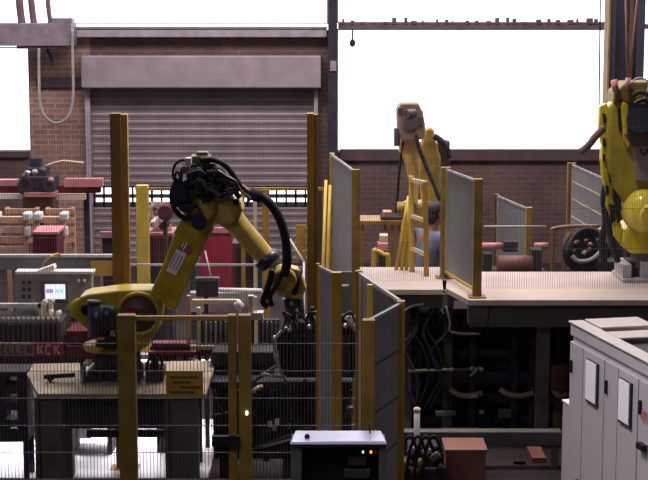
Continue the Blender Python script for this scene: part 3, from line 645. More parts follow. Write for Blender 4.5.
skinned('work_shirt', [((0, 0, .90), (.155, .125)), (J['wai'], (.15, .125)), (J['che'], (.175, .135)), ((.075, 0, 1.46), (.085, .075)), (J['sl'], .075), (J['el'], .056), ((.36, .18, 1.12), .042), (J['sr'], .075), (J['er'], .056), ((.34, -.18, 1.10), .042)],
        [(0, 1), (1, 2), (2, 3), (2, 4), (4, 5), (5, 6), (2, 7), (7, 8), (8, 9)], shirt)
skinned('trousers', [((0, 0, .95), (.14, .12)), (J['hl'], .10), (J['kl'], .075), ((-.01, .13, .11), .065), (J['hr'], .10), (J['kr'], .075), ((-.07, -.13, .11), .065)], [(0, 1), (1, 2), (2, 3), (0, 4), (4, 5), (5, 6)], trou)
for s_, a_, t_ in ((1, J['al'], J['tl']), (-1, J['ar'], J['tr'])):
    skinned('shoe', [((a_[0] - .03, a_[1], .05), .045), ((a_[0] + .06, a_[1] + s_ * .005, .045), .045), ((t_[0] + .02, t_[1], .035), .035)], [(0, 1), (1, 2)], shoe)

# ------------------------------------------------------------------ electrical cabinets on the right
cf = V((atz(570, 335.5, 2.0).x, atz(570, 335.5, 2.0).y, 0)); cn = V((atz(636, 371.5, 2.0).x, atz(636, 371.5, 2.0).y, 0))
D = (cn - cf).normalized(); N = V((D.y, -D.x, 0));
if N.x > 0: N = -N
UP = V((0, 0, 1)); CW = (cn - cf).length / 2.03
def cpt(u, v, z): return cf + D * u - N * v + UP * z        # u along the row towards the camera, v into the cabinet
def cbox(b, u0, u1, v0, v1, z0, z1):
    return b.hexa([cpt(u, v, z) for z in (z0, z1) for u, v in ((u0, v0), (u1, v0), (u1, v1), (u0, v1))])
def solve_u(px_, v=0.0):                                    # where the row crosses an image column
    best = min((abs(324 + FPX * (cpt(u / 200, v, 1.5).x) / (cpt(u / 200, v, 1.5).y * math.cos(PITCH) + (CH - 1.5) * math.sin(PITCH)) - px_), u / 200) for u in range(-40, 500)); return best[1]
us = [0, solve_u(602.5), solve_u(636), solve_u(636) + CW, solve_u(636) + 2 * CW]
def zon(px_, py_):                                          # height on the row's face seen at a pixel
    u = solve_u(px_); p = cpt(u, 0, 0); return u, at(px_, py_, p.y).z
labs = ['light grey electrical cabinet furthest from the camera, white sheet on its door', 'light grey electrical cabinet second from the far end, white sheet on its door', 'light grey electrical cabinet at the right edge with a red mark on its door', 'light grey electrical cabinet nearest the camera, cut by the right edge']
for i in range(4):
    u0, u1 = us[i], us[i + 1]; c0 = cpt((u0 + u1) / 2, .3, 0)
    t = thing('electrical_cabinet', labs[i], 'cabinet', c0, 'row of electrical cabinets')
    cbox(MB().m(cabm), u0 + .001, u1 - .001, .02, .62, 0, 2.0).build('body', None, t)
    sp = u0 + (u1 - u0) * (.42 if i else .4)
    o = cbox(MB().m(cabm), u0 + .006, u1 - .006, 0, .019, .06, 1.97).build('door', None, t, bev=.003)
    cbox(MB().m(dgrey), sp, sp + .004, -.001, .0, .06, 1.97).build('door_groove', None, o)
    u_h = u0 + .035
    cbox(MB().m(black), u_h, u_h + .018, -.014, -.001, 1.80, 1.87).build('handle', None, o)
    cbox(MB().m(black), u_h + (.13 if i == 0 else .02), u_h + .018 + (.13 if i == 0 else .02), -.014, -.001, 1.1, 1.22).build('handle', None, o)
    if i < 2:
        (x0, y0), (x1, y1) = (((587, 359), (596, 404)), ((619.5, 378), (629.5, 425)))[i]
        ua_, za = zon(x0, y0); ub_, _ = zon(x1, y0); _, zb2 = zon(x1, y1)
        fr = cbox(MB().m(dgrey), ua_ - .006, ub_ + .022, -.012, -.001, zb2 - .015, za + .004).build('document_holder', None, o)
        cbox(MB().m(paper), ua_, ub_ + .006, -.016, -.012, zb2, za).build('paper_sheet', None, fr)
    if i == 2:
        ua_, za = zon(642, 409); q = MB().m(mat('marker_red', (.62, .30, .33), .6))
        for k in range(6):
            cbox(q, ua_ - .03 + k * .016, ua_ - .02 + k * .016, -.004, -.001, za - .05 - .012 * (k % 3), za - .012 * ((k + 1) % 2))
        cbox(q, ua_ - .03, ua_ + .08, -.004, -.001, za - .022, za - .014); q.build('red_mark', None, o)
        ua_, za = zon(643, 443); cbox(MB().m(black), ua_ - .03, ua_ + .05, -.03, -.001, za - .03, za).build('lever', None, o)
# top trunking and things on it
z0 = 2.0
b = MB().m(cabm); cbox(b, -.01, us[4], .005, .08, z0 + .002, z0 + .072); b.m(cabt); cbox(b, -.02, us[4], -.006, .083, z0 + .072, z0 + .082)
tag(b.build('cable_duct', bev=.004), 'long pale duct running along the top front edge of the cabinet row', 'duct')
for (ua_, ub_, va, vb, h_, m_, nm, l) in ((-.01, .22, .10, .40, .075, cabt, 'steel_case', 'flat beige case on top of the furthest cabinet'), (.28, .44, .11, .36, .06, cabt, 'steel_case', 'second flat beige case on the cabinets, nearer the camera'), (.46, 1.1, .10, .49, .03, black, 'cable_tray', 'low black tray on the cabinet tops beside the beige cases'), (.32, .6, .5, .61, .14, white, 'steel_case', 'white upright case at the back of the cabinet tops')):
    b = cbox(MB().m(m_), ua_, ub_, va, vb, z0 + .002, z0 + h_); cbox(b, ua_ - .008, ub_ + .008, va - .008, vb + .008, z0 + h_, z0 + h_ + .012)
    tag(b.build(nm, bev=.003), l, 'box')
b = cbox(MB().m(cabm), -.17, -.012, .03, .5, 0, 1.58); b.m(white); cbox(b, -.175, -.012, .025, .505, 1.58, 1.592)
q = tag(b.build('side_cabinet', bev=.004), 'lower narrow pale cabinet at the far end of the row', 'cabinet')

# ------------------------------------------------------------------ lit control pedestal in front
KY = 8.0
kz = at(338, 444, KY).z; kx0, kx1 = at(291, 460, KY).x, at(386, 460, KY).x
t = thing('control_pedestal', 'grey control pedestal with a glossy lit top and amber lamps, closest to the camera', 'control box', ((kx0 + kx1) / 2, KY + .2, 0))
gl = mat('glossy_grey', (.48, .48, .66), .18, .1, var=.05)
MB().m(gl).hexa([V((kx0 - .005, KY - .01, kz)), V((kx1 + .005, KY - .01, kz)), V((kx1 - .02, KY + .22, kz)), V((kx0 + .02, KY + .22, kz)), V((kx0, KY, kz + .015)), V((kx1, KY, kz + .015)), V((kx1 - .02, KY + .21, kz + .015)), V((kx0 + .02, KY + .21, kz + .015))]).build('top_plate', None, t, bev=.003)
b = MB().m(mgrey).bb(kx0, KY, 0, kx0 + .055, KY + .2, kz).bb(kx1 - .035, KY, 0, kx1, KY + .2, kz).bb(kx0 + .055, KY, 0, kx1 - .035, KY + .2, kz - .62).bb(kx0 + .055, KY, kz - .02, kx1 - .035, KY + .03, kz).bb(kx0 + .055, KY + .18, kz - .62, kx1 - .035, KY + .2, kz)
b.build('housing', None, t, bev=.003)
MB().m(black).bb(kx0 + .055, KY + .03, kz - .6, kx1 - .035, KY + .05, kz - .021).build('front_panel', None, t)
for x, m_ in ((363, green), (371, amber)):
    MB().m(m_).sph(at(x, 452, KY + .025), (.006, .006, .008), 10, 8).build('lamp', None, t)
b = MB().m(brown).turn(at(378, 452, KY + .03), (0, -1, 0), [(0, .016), (.012, .016), (.02, .01)], 14); b.build('dial', None, t)
b = MB().m(dgrey).bb(at(344, 460, KY).x, KY + .005, at(344, 478, KY).z, at(370, 460, KY).x, KY + .03, at(344, 470, KY).z).bb(at(348, 460, KY).x, KY + .012, at(344, 466, KY).z, at(366, 460, KY).x, KY + .03, at(344, 458, KY).z); b.build('printer_slot', None, t)
MB().m(black).sph(V((at(307, 440, KY).x, KY + .06, kz + .022)), (.014, .014, .016), 10, 8).build('knob', None, t)
MB().m(black).cyl((at(371, 440, KY).x, KY + .15, kz + .012), (at(370, 440, KY).x, KY + .15, kz + .075), .004, n=8).build('aerial', None, t)

# ------------------------------------------------------------------ machines behind the cell, left
def legs(t, x0, x1, y0, y1, z, w=.05, m_=dgrey):
    for x in (x0 + w, x1 - w):
        for y in (y0 + w, y1 - w): MB().m(m_).bb(x - w / 2, y - w / 2, 0, x + w / 2, y + w / 2, z).build('leg', None, t)
def base(x, y_, Y): p = at(x, y_, Y); return (p.x, Y, 0)
# old red pipe machine under the left window
Y = 19.6
t = thing('pipe_machine', 'old machine with faded red beams and a dark valve block below the left window', 'machine', base(30, 200, Y))
MB().m(pink).px(-60, 180, 17, 186, Y, .16).build('upper_beam', None, t); MB().m(pink).px(64, 179, 102, 187, Y, .16).build('upper_beam', None, t)
MB().m(maroon).px(-60, 186, 100, 193, Y + .03, .12).build('web', None, t)
MB().m(white).px(-60, 194, 23, 199, Y - .05, .2).build('lower_beam', None, t); MB().m(cream).px(53, 194, 85, 200, Y - .05, .2).build('lower_beam', None, t)
b = MB().m(slate).px(22, 177, 54, 193, Y - .2, .4); b.px(26, 168, 46, 178, Y - .1, .3).cyl(P(25, 187, Y - .25), P(25, 187, Y - .1), .1).cyl(P(48, 186, Y - .25), P(48, 186, Y - .1), .08).px(30, 158, 40, 168, Y, .2); b.build('valve_block', None, t, bev=.015)
MB().m(pink).px(24, 193, 54, 197, Y - .3, .4).build('red_cap', None, t)
MB().m(brown).px(23, 197, 53, 214, Y - .25, .4).build('housing', None, t)
for x, y, m_ in ((28, 173, chrome), (43, 170, mgrey), (24, 176, mgrey), (51, 180, pink), (35, 172, lgrey)):
    MB().m(m_).sph(P(x, y, Y - .28), (.04, .04, .035), 10, 8).build('fitting', None, t)
MB().m(cream).tube([P(46, 166, Y), P(54, 163, Y), P(64, 161, Y), P(74, 162, Y), P(84, 163, Y)], .014).build('pipe', None, t)
for x in (-50, 38, 84): MB().m(slate).px(x, 186, x + 5, 262, Y + .12, .1).build('leg', None, t)
for c_ in list(t.children): 
    if c_.name.startswith('leg'):
        pass
b = MB().m(slate)
for x in (-50, 38, 84): b.bb(at(x, 240, Y + .12).x, Y + .12, 0, at(x + 5, 240, Y + .12).x, Y + .22, at(x, 255, Y + .12).z)
b.build('foot', None, t)
# orange stillages with pale corner pads
Y = 18.2
for i, (x0, x1, l) in enumerate(((-8, 27, 'orange slatted rack with pale corner pads at the left edge'), (34, 64, 'orange slatted rack with pale corner pads, beside the tall ochre post'))):
    t = thing('slatted_rack', l, 'rack', base((x0 + x1) / 2, 250, Y), 'orange slatted racks')
    for k, y in enumerate((217, 227, 237, 247)): MB().m(orange).px(x0, y, x1, y + 6, Y + .02, .10).build('slat', None, t)
    for k, y in enumerate((217, 227, 237, 247)): MB().m(orange).bb(at(x0, 230, Y).x, Y + .75, at(x0, y + 5, Y).z, at(x1, 230, Y).x, Y + .8, at(x0, y, Y).z).build('slat', None, t)
    for x in (x0, x1 - 4):
        a = at(x, 230, Y); c_ = at(x + 4, 230, Y); MB().m(orange).bb(a.x, Y, 0, c_.x, Y + .05, at(x, 216, Y).z).build('post', None, t); MB().m(orange).bb(a.x, Y + .8, 0, c_.x, Y + .85, at(x, 216, Y).z).build('post', None, t)
    for x in (x0 - 1, x1 - 5):
        MB().m(white).px(x, 213, x + 8, 221, Y - .06, .2).build('corner_pad', None, t, bev=.02); MB().m(white).px(x + 2, 227, x + 8, 237, Y - .06, .12).build('corner_pad', None, t, bev=.02)
t = thing('red_bin', 'dark red bin with an open top in front of the orange racks', 'bin', base(45, 253, 17.3))
b = MB().m(maroon).bb(at(33, 260, 17.3).x, 17.3, 0, at(57, 260, 17.3).x, 17.8, at(45, 234, 17.3).z); b.build('bin_body', None, t, bev=.01); MB().m(pink).px(32, 232, 58, 234.5, 17.28, .54).build('rim', None, t)
t = thing('steel_stand', 'faded pink open frame stand left of the tall ochre post', 'stand', base(107, 250, 17.5))
b = MB().m(pink).px(100, 232, 118, 237, 17.5, .05); b.build('top_bar', None, t)
for x in (100, 116): MB().m(pink).bb(at(x, 250, 17.5).x, 17.5, 0, at(x + 2, 250, 17.5).x, 17.54, at(x, 237, 17.5).z).build('leg', None, t)
MB().m(slate).px(102, 238, 115, 330, 17.56, .3).build('box_body', None, t)
# pale guard rail crossing behind the console
Y = 15.2
t = thing('guard_rail', 'long grey double guard rail behind the console and the red cabinets', 'rail', base(100, 262, Y))
MB().m(mgrey).px(-40, 257, 116, 270, Y, .05).build('rail_board', None, t); MB().m(lgrey).px(-40, 255, 116, 257.5, Y - .01, .08).build('rail_cap', None, t)
MB().m(lgrey).px(116, 264, 262, 266, Y, .025).build('thin_rail', None, t)
for x in (-30, 60, 114, 190, 258): MB().m(dgrey).bb(at(x, 262, Y).x, Y + .05, 0, at(x + 4, 262, Y).x, Y + .1, at(x, 265, Y).z).build('leg', None, t)
b = MB().m(ochre).px(91, 261, 112, 276, Y - .03, .015); tag(b.build('sign_plate'), 'blank ochre plate fixed to the grey guard rail beside the console', 'sign')
# console with screen
Y = 13.9
czt = at(50, 272, Y).z
t = thing('control_console', 'wide grey-green console with a small bright screen behind the roller conveyor', 'console', base(54, 300, Y))
cg = mat('console_green_grey', (.34, .33, .29), .5, .1, var=.12)
MB().m(cg).px(16, 274, 92, 322, Y, .12).build('housing', None, t, bev=.008)
MB().m(white).px(15, 271.5, 93, 274, Y - .02, .15).build('top_edge', None, t)
MB().m(mgrey).px(41, 281, 68, 303, Y - .012, .012).build('screen_bezel', None, t)
s_ = MB().m(scr).px(45, 284.5, 65, 299, Y - .02, .008).build('screen', None, t)
MB().m(scrb).px(46, 289, 53, 293, Y - .024, .003).build('screen_text', None, s_); MB().m(scrc).px(56, 289, 59, 293, Y - .024, .003).px(60, 289, 63, 293, Y - .024, .003).build('screen_text', None, s_)
for k in range(6):
    MB().m(slate).px(22 + (k % 2) * 6, 281 + (k // 2) * 7, 25 + (k % 2) * 6, 284 + (k // 2) * 7, Y - .012, .012).build('button', None, t)
for x in (78.5, 84.5): MB().m(white).sph(P(x, 281, Y - .01), (.014, .014, .018), 10, 8).build('button', None, t)
for k in range(5): MB().m(slate).px(62 + k * 5, 310, 64 + k * 5, 320, Y - .008, .008).build('vent_slot', None, t)
MB().m(dgrey).bb(at(20, 322, Y).x, Y + .01, 0, at(88, 322, Y).x, Y + .11, at(50, 322, Y).z).build('pedestal', None, t)
b = MB().m(white).bar(P(39, 271.5, Y + .05), P(55, 266, Y + .05), .035, .12, up=V((0, 1, 0))); tag(b.build('document_binder'), 'white binder lying tilted on the console top', 'binder')
b = MB().m(ochre).tube([P(40, 276, Y + .17), P(44, 262, Y + .17), P(52, 256, Y + .17), P(58, 254, Y + .5), P(60, 257, 15.16)], .012); tag(b.build('yellow_cable'), 'yellow cable rising behind the white binder', 'cable')
# roller conveyor with lettering
Y = 13.2
t = thing('roller_conveyor', 'dark roller conveyor with a lettered strip along its side', 'conveyor', base(30, 350, Y))
x0, x1 = at(-40, 340, Y).x, at(61, 340, Y).x
zr = at(30, 318, Y).z
b = MB().m(dgrey).px(-40, 322, 61, 343, Y + .1, .5); b.build('side_frame', None, t)
for k in range(20):
    x = -38 + k * 5.0
    MB().m(mat('rib_brown', (.10, .065, .07), .6)).px(x, 322, x + 2.6, 343, Y + .07, .03).build('rib', None, t)
    MB().m(white).cyl(P(x + 1.3, 318, Y + .1), P(x + 1.3, 318, Y + .6), .013, n=8).build('roller', None, t)
b = MB().m(mat('strip_beige', (.33, .25, .20), .6)).px(-40, 343.5, 34, 356, Y, .05); strip = b.build('name_strip', None, t)
b2 = MB().m(red).px(34, 343.5, 62, 356, Y, .05); strip2 = b2.build('name_strip', None, t); 
GL = {'E': [(0, 0, 0, 1), (0, 1, 1, 1), (0, .5, .8, .5), (0, 0, 1, 0)], 'L': [(0, 0, 0, 1), (0, 0, 1, 0)], 'U': [(0, 0, 0, 1), (1, 0, 1, 1), (0, 0, 1, 0)],
      'R': [(0, 0, 0, 1), (0, 1, 1, 1), (1, 1, 1, .5), (0, .5, 1, .5), (.4, .5, 1, 0)], 'K': [(0, 0, 0, 1), (0, .45, 1, 1), (.3, .55, 1, 0)], 'C': [(0, 0, 0, 1), (0, 1, 1, 1), (0, 0, 1, 0)]}
def letters(txt, x, y0, y1, wch, gap, Y_, m_, par, th=.012):
    for ch in txt:
        b = MB().m(m_)
        for a, b_, c_, d_ in GL[ch]: b.bar(P(x + a * wch, y1 + (y0 - y1) * b_, Y_), P(x + c_ * wch, y1 + (y0 - y1) * d_, Y_), th, .005)
        b.build('letter', None, par); x += wch + gap
letters('ELLER', 1.5, 346, 353.5, 3.6, 3.0, Y - .003, maroon, strip)
letters('KCK', 38, 345.5, 354, 4.6, 3.6, Y - .003, cream, strip2, .014)
MB().m(maroon).px(-40, 356, 62, 359, Y + .03, .5).build('lower_frame', None, t)
MB().m(dgrey).px(-40, 359, 62, 372, Y + .12, .4).build('side_panel', None, t)
for x in (x0 + .05, x1 - .1):
    for yy in (Y + .1, Y + .5): MB().m(dgrey).bb(x, yy, 0, x + .06, yy + .06, at(20, 371, yy).z).build('leg', None, t)
b = MB().m(lgrey).px(-40, 304, 42, 308, 13.62, .06); b.px(38, 304, 41, 318, 13.62, .04).build('side_guide', None, t)
for i, (x, y, h_, l) in enumerate(((44, 301, 17, 'tallest cream bent pipe stub in front of the console screen'), (51, 300, 8, 'cream bent pipe stub just right of the tallest one'), (50, 311, 9, 'short cream bent pipe stub, lowest of the four'), (58, 312, 20, 'cream bent pipe stub nearest the robot barrel'))):
    b = MB().m(cream).tube([P(x, y + h_ + 6, 13.5), P(x, y + 4, 13.5), P(x + .5, y + 1.5, 13.48), P(x + 2, y, 13.45)], .021); b.m(white).sph(P(x + 1, y + 1, 13.46), (.026, .026, .026), 10, 8)
    tag(b.build('pipe_stub'), l, 'pipe', 'cream pipe stubs before the console')
# maroon machine right of the conveyor
Y = 13.3
t = thing('maroon_press', 'maroon stepped machine between the roller conveyor and the welding robot', 'machine', base(78, 350, Y))
MB().m(maroon).px(66, 331, 96, 343, Y, .4).build('upper_block', None, t, bev=.006); MB().m(maroon).px(66, 346, 112, 358, Y - .03, .45).build('middle_block', None, t, bev=.006)
MB().m(mat('rust', (.20, .07, .05), .7)).px(66, 343, 100, 346, Y + .05, .4).build('shim', None, t); MB().m(dgrey).px(66, 358, 112, 428, Y + .05, .4).build('pedestal', None, t)
for x in (68, 106): MB().m(dgrey).bb(at(x, 430, Y).x, Y + .1, 0, at(x + 4, 430, Y).x, Y + .4, at(x, 427, Y + .1).z).build('leg', None, t)
# red topped machine right of the robot base
Y = 13.35
t = thing('clamp_machine', 'dark machine with crimson bars directly right of the welding robot base', 'machine', base(172, 360, Y))
MB().m(mat('red_dull', (.18, .012, .03), .6)).px(152, 343, 192, 347, Y, .12).build('upper_bar', None, t, bev=.004); MB().m(MATS['red_dull']).px(148, 352, 196, 355, Y - .05, .08).build('lower_bar', None, t)
MB().m(dgrey).px(150, 347, 194, 372, Y + .06, .3).build('block', None, t, bev=.006); MB().m(slate).px(150, 372, 200, 400, Y + .05, .3).build('block', None, t)
MB().m(dgrey).bb(at(155, 400, Y).x, Y + .1, 0, at(163, 400, Y).x, Y + .3, at(160, 399, Y).z).build('leg', None, t); MB().m(dgrey).bb(at(186, 400, Y).x, Y + .1, 0, at(194, 400, Y).x, Y + .3, at(160, 399, Y).z).build('leg', None, t)
for k, (x, y) in enumerate(((176, 357), (188, 359), (180, 364), (160, 362))): MB().m(pink if k < 2 else mgrey).px(x, y, x + 6, y + 3, Y + .0, .06).build('fitting', None, t)
t = thing('valve_manifold', 'small manifold of hoses and bright fittings behind the robot base, on the table', 'valve', (at(146, 385, 12.2).x, 12.2, TZ))
b = MB().m(dgrey).bb(at(147, 385, 12.2).x, 12.1, TZ, at(164, 385, 12.2).x, 12.35, TZ + .09); b.build('body', None, t)
for x, y, m_ in ((149, 372, mgrey), (152, 366, dgrey), (155, 374, cream), (159, 380, lgrey), (156, 362, dgrey), (150, 383, dgrey), (162, 370, ochre_d)):
    MB().m(m_).cyl(P(x, y + 6, 12.15), P(x, y - 3, 12.15), .022, .018, 10).build('fitting', None, t)
for x in (149, 154): MB().m(black).tube([P(x, 377, 12.12), P(x - 2, 366, 12.12), P(x + 3, 354, 12.12), P(x + 8, 362, 12.14), P(x + 6, 376, 12.14)], .012).build('hose', None, t)

# pile of parts and red bins behind the robot arm
Y = 17.0
t = thing('parts_crate', 'crate heaped with pale packed parts seen behind the yellow inner post', 'crate', base(158, 240, Y))
MB().m(maroon).px(148, 236, 172, 262, Y, .45).build('crate_body', None, t); MB().m(pink).px(147, 233, 173, 236, Y - .02, .5).build('rim', None, t)
MB().m(dgrey).bb(at(149, 262, Y).x, Y + .02, 0, at(171, 262, Y).x, Y + .42, at(160, 262, Y).z).build('stand', None, t)
b = MB()
for k in range(46):
    x, y = random.uniform(150, 170), random.uniform(204, 234); b.m(random.choice((cream, white, brown, paper, orange, cream)))
    b.box(P(x, y, Y + random.uniform(.1, .35)), (random.uniform(.03, .08), random.uniform(.03, .1), random.uniform(.02, .06)), Matrix.Rotation(random.uniform(0, 3), 3, V((random.random(), random.random(), random.random())).normalized()))
b.m(brown).px(151, 208, 170, 236, Y + .2, .12)
o = b.build('packed_parts', None, t); o['kind'] = 'stuff'
b = MB().m(maroon).turn(P(165, 213, Y - .3), (0, 1, 0), [(0, .07), (.02, .085), (.2, .085)], 20); b.m(dgrey).bb(at(163, 222, Y - .2).x, Y - .22, 0, at(167, 222, Y - .2).x, Y - .15, at(165, 219, Y - .2).z); tag(b.build('cable_drum'), 'dark red drum on a stand behind the elbow of the welding robot', 'drum')
t = thing('red_cabinet', 'crimson cabinet with a pale pink top between the arms of the welding robot', 'cabinet', base(216, 260, 15.9))
MB().m(red).bb(at(200, 260, 15.9).x, 15.9, 0, at(232, 260, 15.9).x, 16.0 - .04, at(216, 233, 15.9).z).build('body', None, t, bev=.01); MB().m(pink).px(207, 228, 232, 233, 15.88, .07).build('lid', None, t)
t = thing('maroon_cabinet', 'dull maroon cabinet right of the crimson one', 'cabinet', base(247, 260, 16.3))
MB().m(mat('maroon_dull', (.16, .05, .07), .6)).bb(at(232, 260, 16.3).x, 16.3, 0, at(262, 260, 16.3).x, 16.7, at(247, 243, 16.3).z).build('body', None, t, bev=.01)
MB().m(dgrey).px(236, 248, 258, 284, 16.28, .02).build('front_grille', None, t)
b = MB().m(ochre).px(296, 225, 306, 260, 15.7, .02); b.m(dgrey).px(300, 260, 302, 390, 15.7, .02); tag(b.build('sign_plate'), 'ochre plate on a thin stake just left of the tall right post', 'sign')
b = MB().m(white).cyl(P(283, 229, 15.5), P(304, 262, 15.3), .012, n=8); b.cyl(P(304, 262, 15.3), (P(304, 262, 15.3).x, 15.3, 0), .012, n=8); tag(b.build('bent_rod'), 'thin white rod slanting down behind the black robot hose', 'rod')

# small bench display and pale framed fixtures in the cell
Y = 13.6
t = thing('bench_display', 'small dark display with a thin white aerial behind the welding robot arm', 'display', base(207, 290, Y))
MB().m(navy).px(196, 280, 218, 297, Y, .05).build('case', None, t, bev=.004); MB().m(mgrey).px(195, 278, 219, 280, Y - .01, .08).build('case_top', None, t)
MB().m(white).cyl(P(212, 281, Y + .03), P(205, 251, Y + .03), .007, n=8).build('aerial', None, t); MB().m(dgrey).px(205, 297, 209, 480, Y + .01, .04).build('stand', None, t)
t = thing('white_table', 'pale work table with a bright front tube behind the slotted fixtures', 'table', base(225, 300, 14.2))
MB().m(lgrey).px(190, 293, 264, 312, 14.2, .12).build('table_body', None, t); MB().m(white).cyl(P(219, 290, 14.15), P(262, 291, 14.15), .022, n=10).build('front_tube', None, t)
for x in (192, 258): MB().m(dgrey).bb(at(x, 312, 14.22).x, 14.22, 0, at(x + 4, 312, 14.22).x, 14.28, at(x, 310, 14.25).z).build('leg', None, t)
Y = 13.15
t = thing('slotted_fixture', 'cream framed fixture with a slotted dark front, left of the white bracket', 'fixture', base(218, 330, Y))
MB().m(cream).px(192, 300, 238, 304, Y + .2, .05).build('top_bar', None, t); MB().m(pink).px(187, 296, 190.5, 345, Y + .1, .05).build('upright', None, t); MB().m(cream).px(197, 308, 200.5, 352, Y, .05).build('upright', None, t)
MB().m(cream).px(236, 303, 240, 350, Y, .05).build('upright', None, t); MB().m(slate).px(200.5, 316, 236, 348, Y + .05, .1).build('dark_panel', None, t)
for k in range(6): MB().m(lgrey).px(205 + k * 5, 322, 206.6 + k * 5, 343, Y + .02, .03).build('slat', None, t)
MB().m(cream).px(190, 346, 255, 350, Y - .02, .06).build('base_bar', None, t); MB().m(dgrey).px(196, 350, 253, 356, Y, .2).build('base', None, t)
for x in (197, 247): MB().m(dgrey).bb(at(x, 350, Y).x, Y, 0, at(x + 4, 350, Y).x, Y + .05, at(x, 352, Y).z).build('leg', None, t)
b = MB().m(white).px(248, 296, 253.5, 320, Y - .12, .06).px(248, 313, 263, 320, Y - .14, .12); b.m(cream).px(254, 297, 257, 312, Y - .05, .04); b.m(white).cyl(P(236, 302, Y - .05), P(242, 308, Y - .05), .035); b.m(dgrey).px(250, 319, 254, 352, Y - .08, .05)
tag(b.build('angle_bracket'), 'bright white angle bracket standing on the slotted fixture base', 'bracket')
t = thing('slotted_rack', 'small dark slotted rack under the robot wrist, right of the white bracket', 'rack', base(263, 330, Y))
MB().m(slate).px(260, 320, 279, 350, Y + .05, .1).build('dark_panel', None, t)
for k in range(4): MB().m(lgrey).px(262 + k * 4.5, 322, 263.4 + k * 4.5, 342, Y + .02, .03).build('slat', None, t)
MB().m(dgrey).bb(at(262, 350, Y).x, Y + .06, 0, at(268, 350, Y).x, Y + .14, at(262, 350, Y).z).build('leg', None, t)

# dark transfer conveyor low in the cell
Y = 12.3
t = thing('transfer_conveyor', 'long dark transfer conveyor low behind the fence gate', 'conveyor', base(280, 420, Y))
x0, x1 = at(212, 420, Y).x, at(352, 420, Y).x
MB().m(dgrey).bb(x0, Y + .1, .25, x1, Y + .55, at(280, 388, Y).z).build('bed', None, t, bev=.01)
MB().m(slate).px(212, 382, 352, 389, Y + .05, .55).build('side_rail', None, t); MB().m(dgrey).px(212, 352, 276, 366, Y + .3, .3).build('upper_box', None, t, bev=.01)
MB().m(slate).px(210, 366, 274, 384, Y + .35, .25).build('upper_panel', None, t)
for k in range(14): MB().m(mgrey if k % 3 else dgrey).cyl(P(212 + k * 10, 385, Y + .08), P(212 + k * 10, 385, Y + .58), .026, n=10).build('roller', None, t)
for x in (x0 + .05, x1 - .1, (x0 + x1) / 2): MB().m(slate).bb(x, Y + .12, 0, x + .07, Y + .5, .26).build('leg', None, t)
for k, (xa_, ya_, xb_, yb_, rr, m_) in enumerate(((246, 452, 330, 420, .016, mgrey), (262, 447, 320, 432, .012, lgrey), (250, 384, 276, 366, .014, mgrey), (262, 374, 282, 377, .012, lgrey), (212, 416, 240, 411, .014, mgrey), (252, 392, 262, 386, .02, cream), (276, 354, 286, 384, .012, cream))):
    MB().m(m_).cyl(P(xa_, ya_, Y - .02), P(xb_, yb_, Y + .06), rr, n=8).build('tie_rod', None, t)
for k in range(26):
    x, y = random.uniform(215, 345), random.uniform(388, 452)
    MB().m(random.choice((slate, dgrey, black, navy, mgrey, brown))).px(x, y, x + random.uniform(4, 16), y + random.uniform(3, 12), Y + random.uniform(.0, .08), .08).build('valve_box', None, t)
for k, (x, y) in enumerate(((268, 422), (272, 426), (275, 420), (214, 440), (329, 388), (328, 400), (287, 424), (303, 380))):
    MB().m((white, lgrey, paper, white, orange, orange, mat('teal', (.05, .15, .18)), brown)[k]).px(x, y, x + 4, y + 5, Y - .04, .04).build('tag_plate', None, t)
for k in range(7):
    x = 214 + k * 19; MB().m(black).tube([P(x, 390, Y), P(x + 5, 408, Y - .05), P(x + 14, 414, Y - .05), P(x + 20, 398, Y), P(x + 24, 390, Y)], .014).build('hose', None, t)

# ------------------------------------------------------------------ bench and machines behind the middle deck
Y = 17.0
t = thing('work_bench', 'ochre trestle bench with boxes on it, left of the leaning poles', 'bench', base(382, 230, Y))
MB().m(ochre).px(360, 221, 404, 225, Y, .5).build('bench_top', None, t)
for x in (384, 391, 398): MB().m(ochre).bb(at(x, 240, Y).x, Y + .05, 0, at(x + 3, 240, Y).x, Y + .1, at(x, 225, Y).z).build('leg', None, t)
MB().m(ochre).bb(at(361, 240, Y).x, Y + .05, 0, at(364, 240, Y).x, Y + .1, at(361, 225, Y).z).build('leg', None, t)
b = MB().m(pink).px(383, 212, 392, 217, Y + .1, .2); b.m(dgrey).px(381, 217, 402, 221, Y + .05, .3); tag(b.build('tool_box', bev=.006), 'dark tool box with a red lid lying on the ochre bench', 'box')
b = MB().m(ylw).cyl(P(397, 207.5, Y + .2), P(407, 207.5, Y + .2), .06, n=20); b.m(ochre).px(400, 212, 404, 221, Y + .15, .1); tag(b.build('yellow_roller'), 'short yellow roller on a small stand at the bench end', 'roller')
t = thing('yellow_trolley', 'small trolley of bright yellow bent tubes in front of the ochre bench', 'trolley', base(384, 255, 16.2))
zz = at(384, 250, 16.2)
MB().m(ylw).tube([P(374, 300, 16.2), P(374, 254, 16.2), P(376, 251, 16.2), P(384, 255, 16.2), P(388, 259, 16.2), P(388, 300, 16.2)], .028).build('tube_frame', None, t)
MB().m(pink).px(378, 244, 388, 251, 16.25, .2).build('red_box', None, t); MB().m(cream).px(380, 236, 388, 244, 16.4, .2).build('cream_box', None, t)
b = MB().m(dgrey)
for x in (374, 388): b.bb(at(x - 1, 290, 16.2).x, 16.17, 0, at(x + 1, 290, 16.2).x, 16.22, at(x, 292, 16.2).z)
b.bb(at(374, 290, 16.2).x, 16.15, .0, at(390, 290, 16.2).x, 16.7, .05).bb(at(379, 290, 16.25).x, 16.3, .05, at(387, 290, 16.25).x, 16.44, at(380, 251, 16.25).z); b.build('base', None, t)

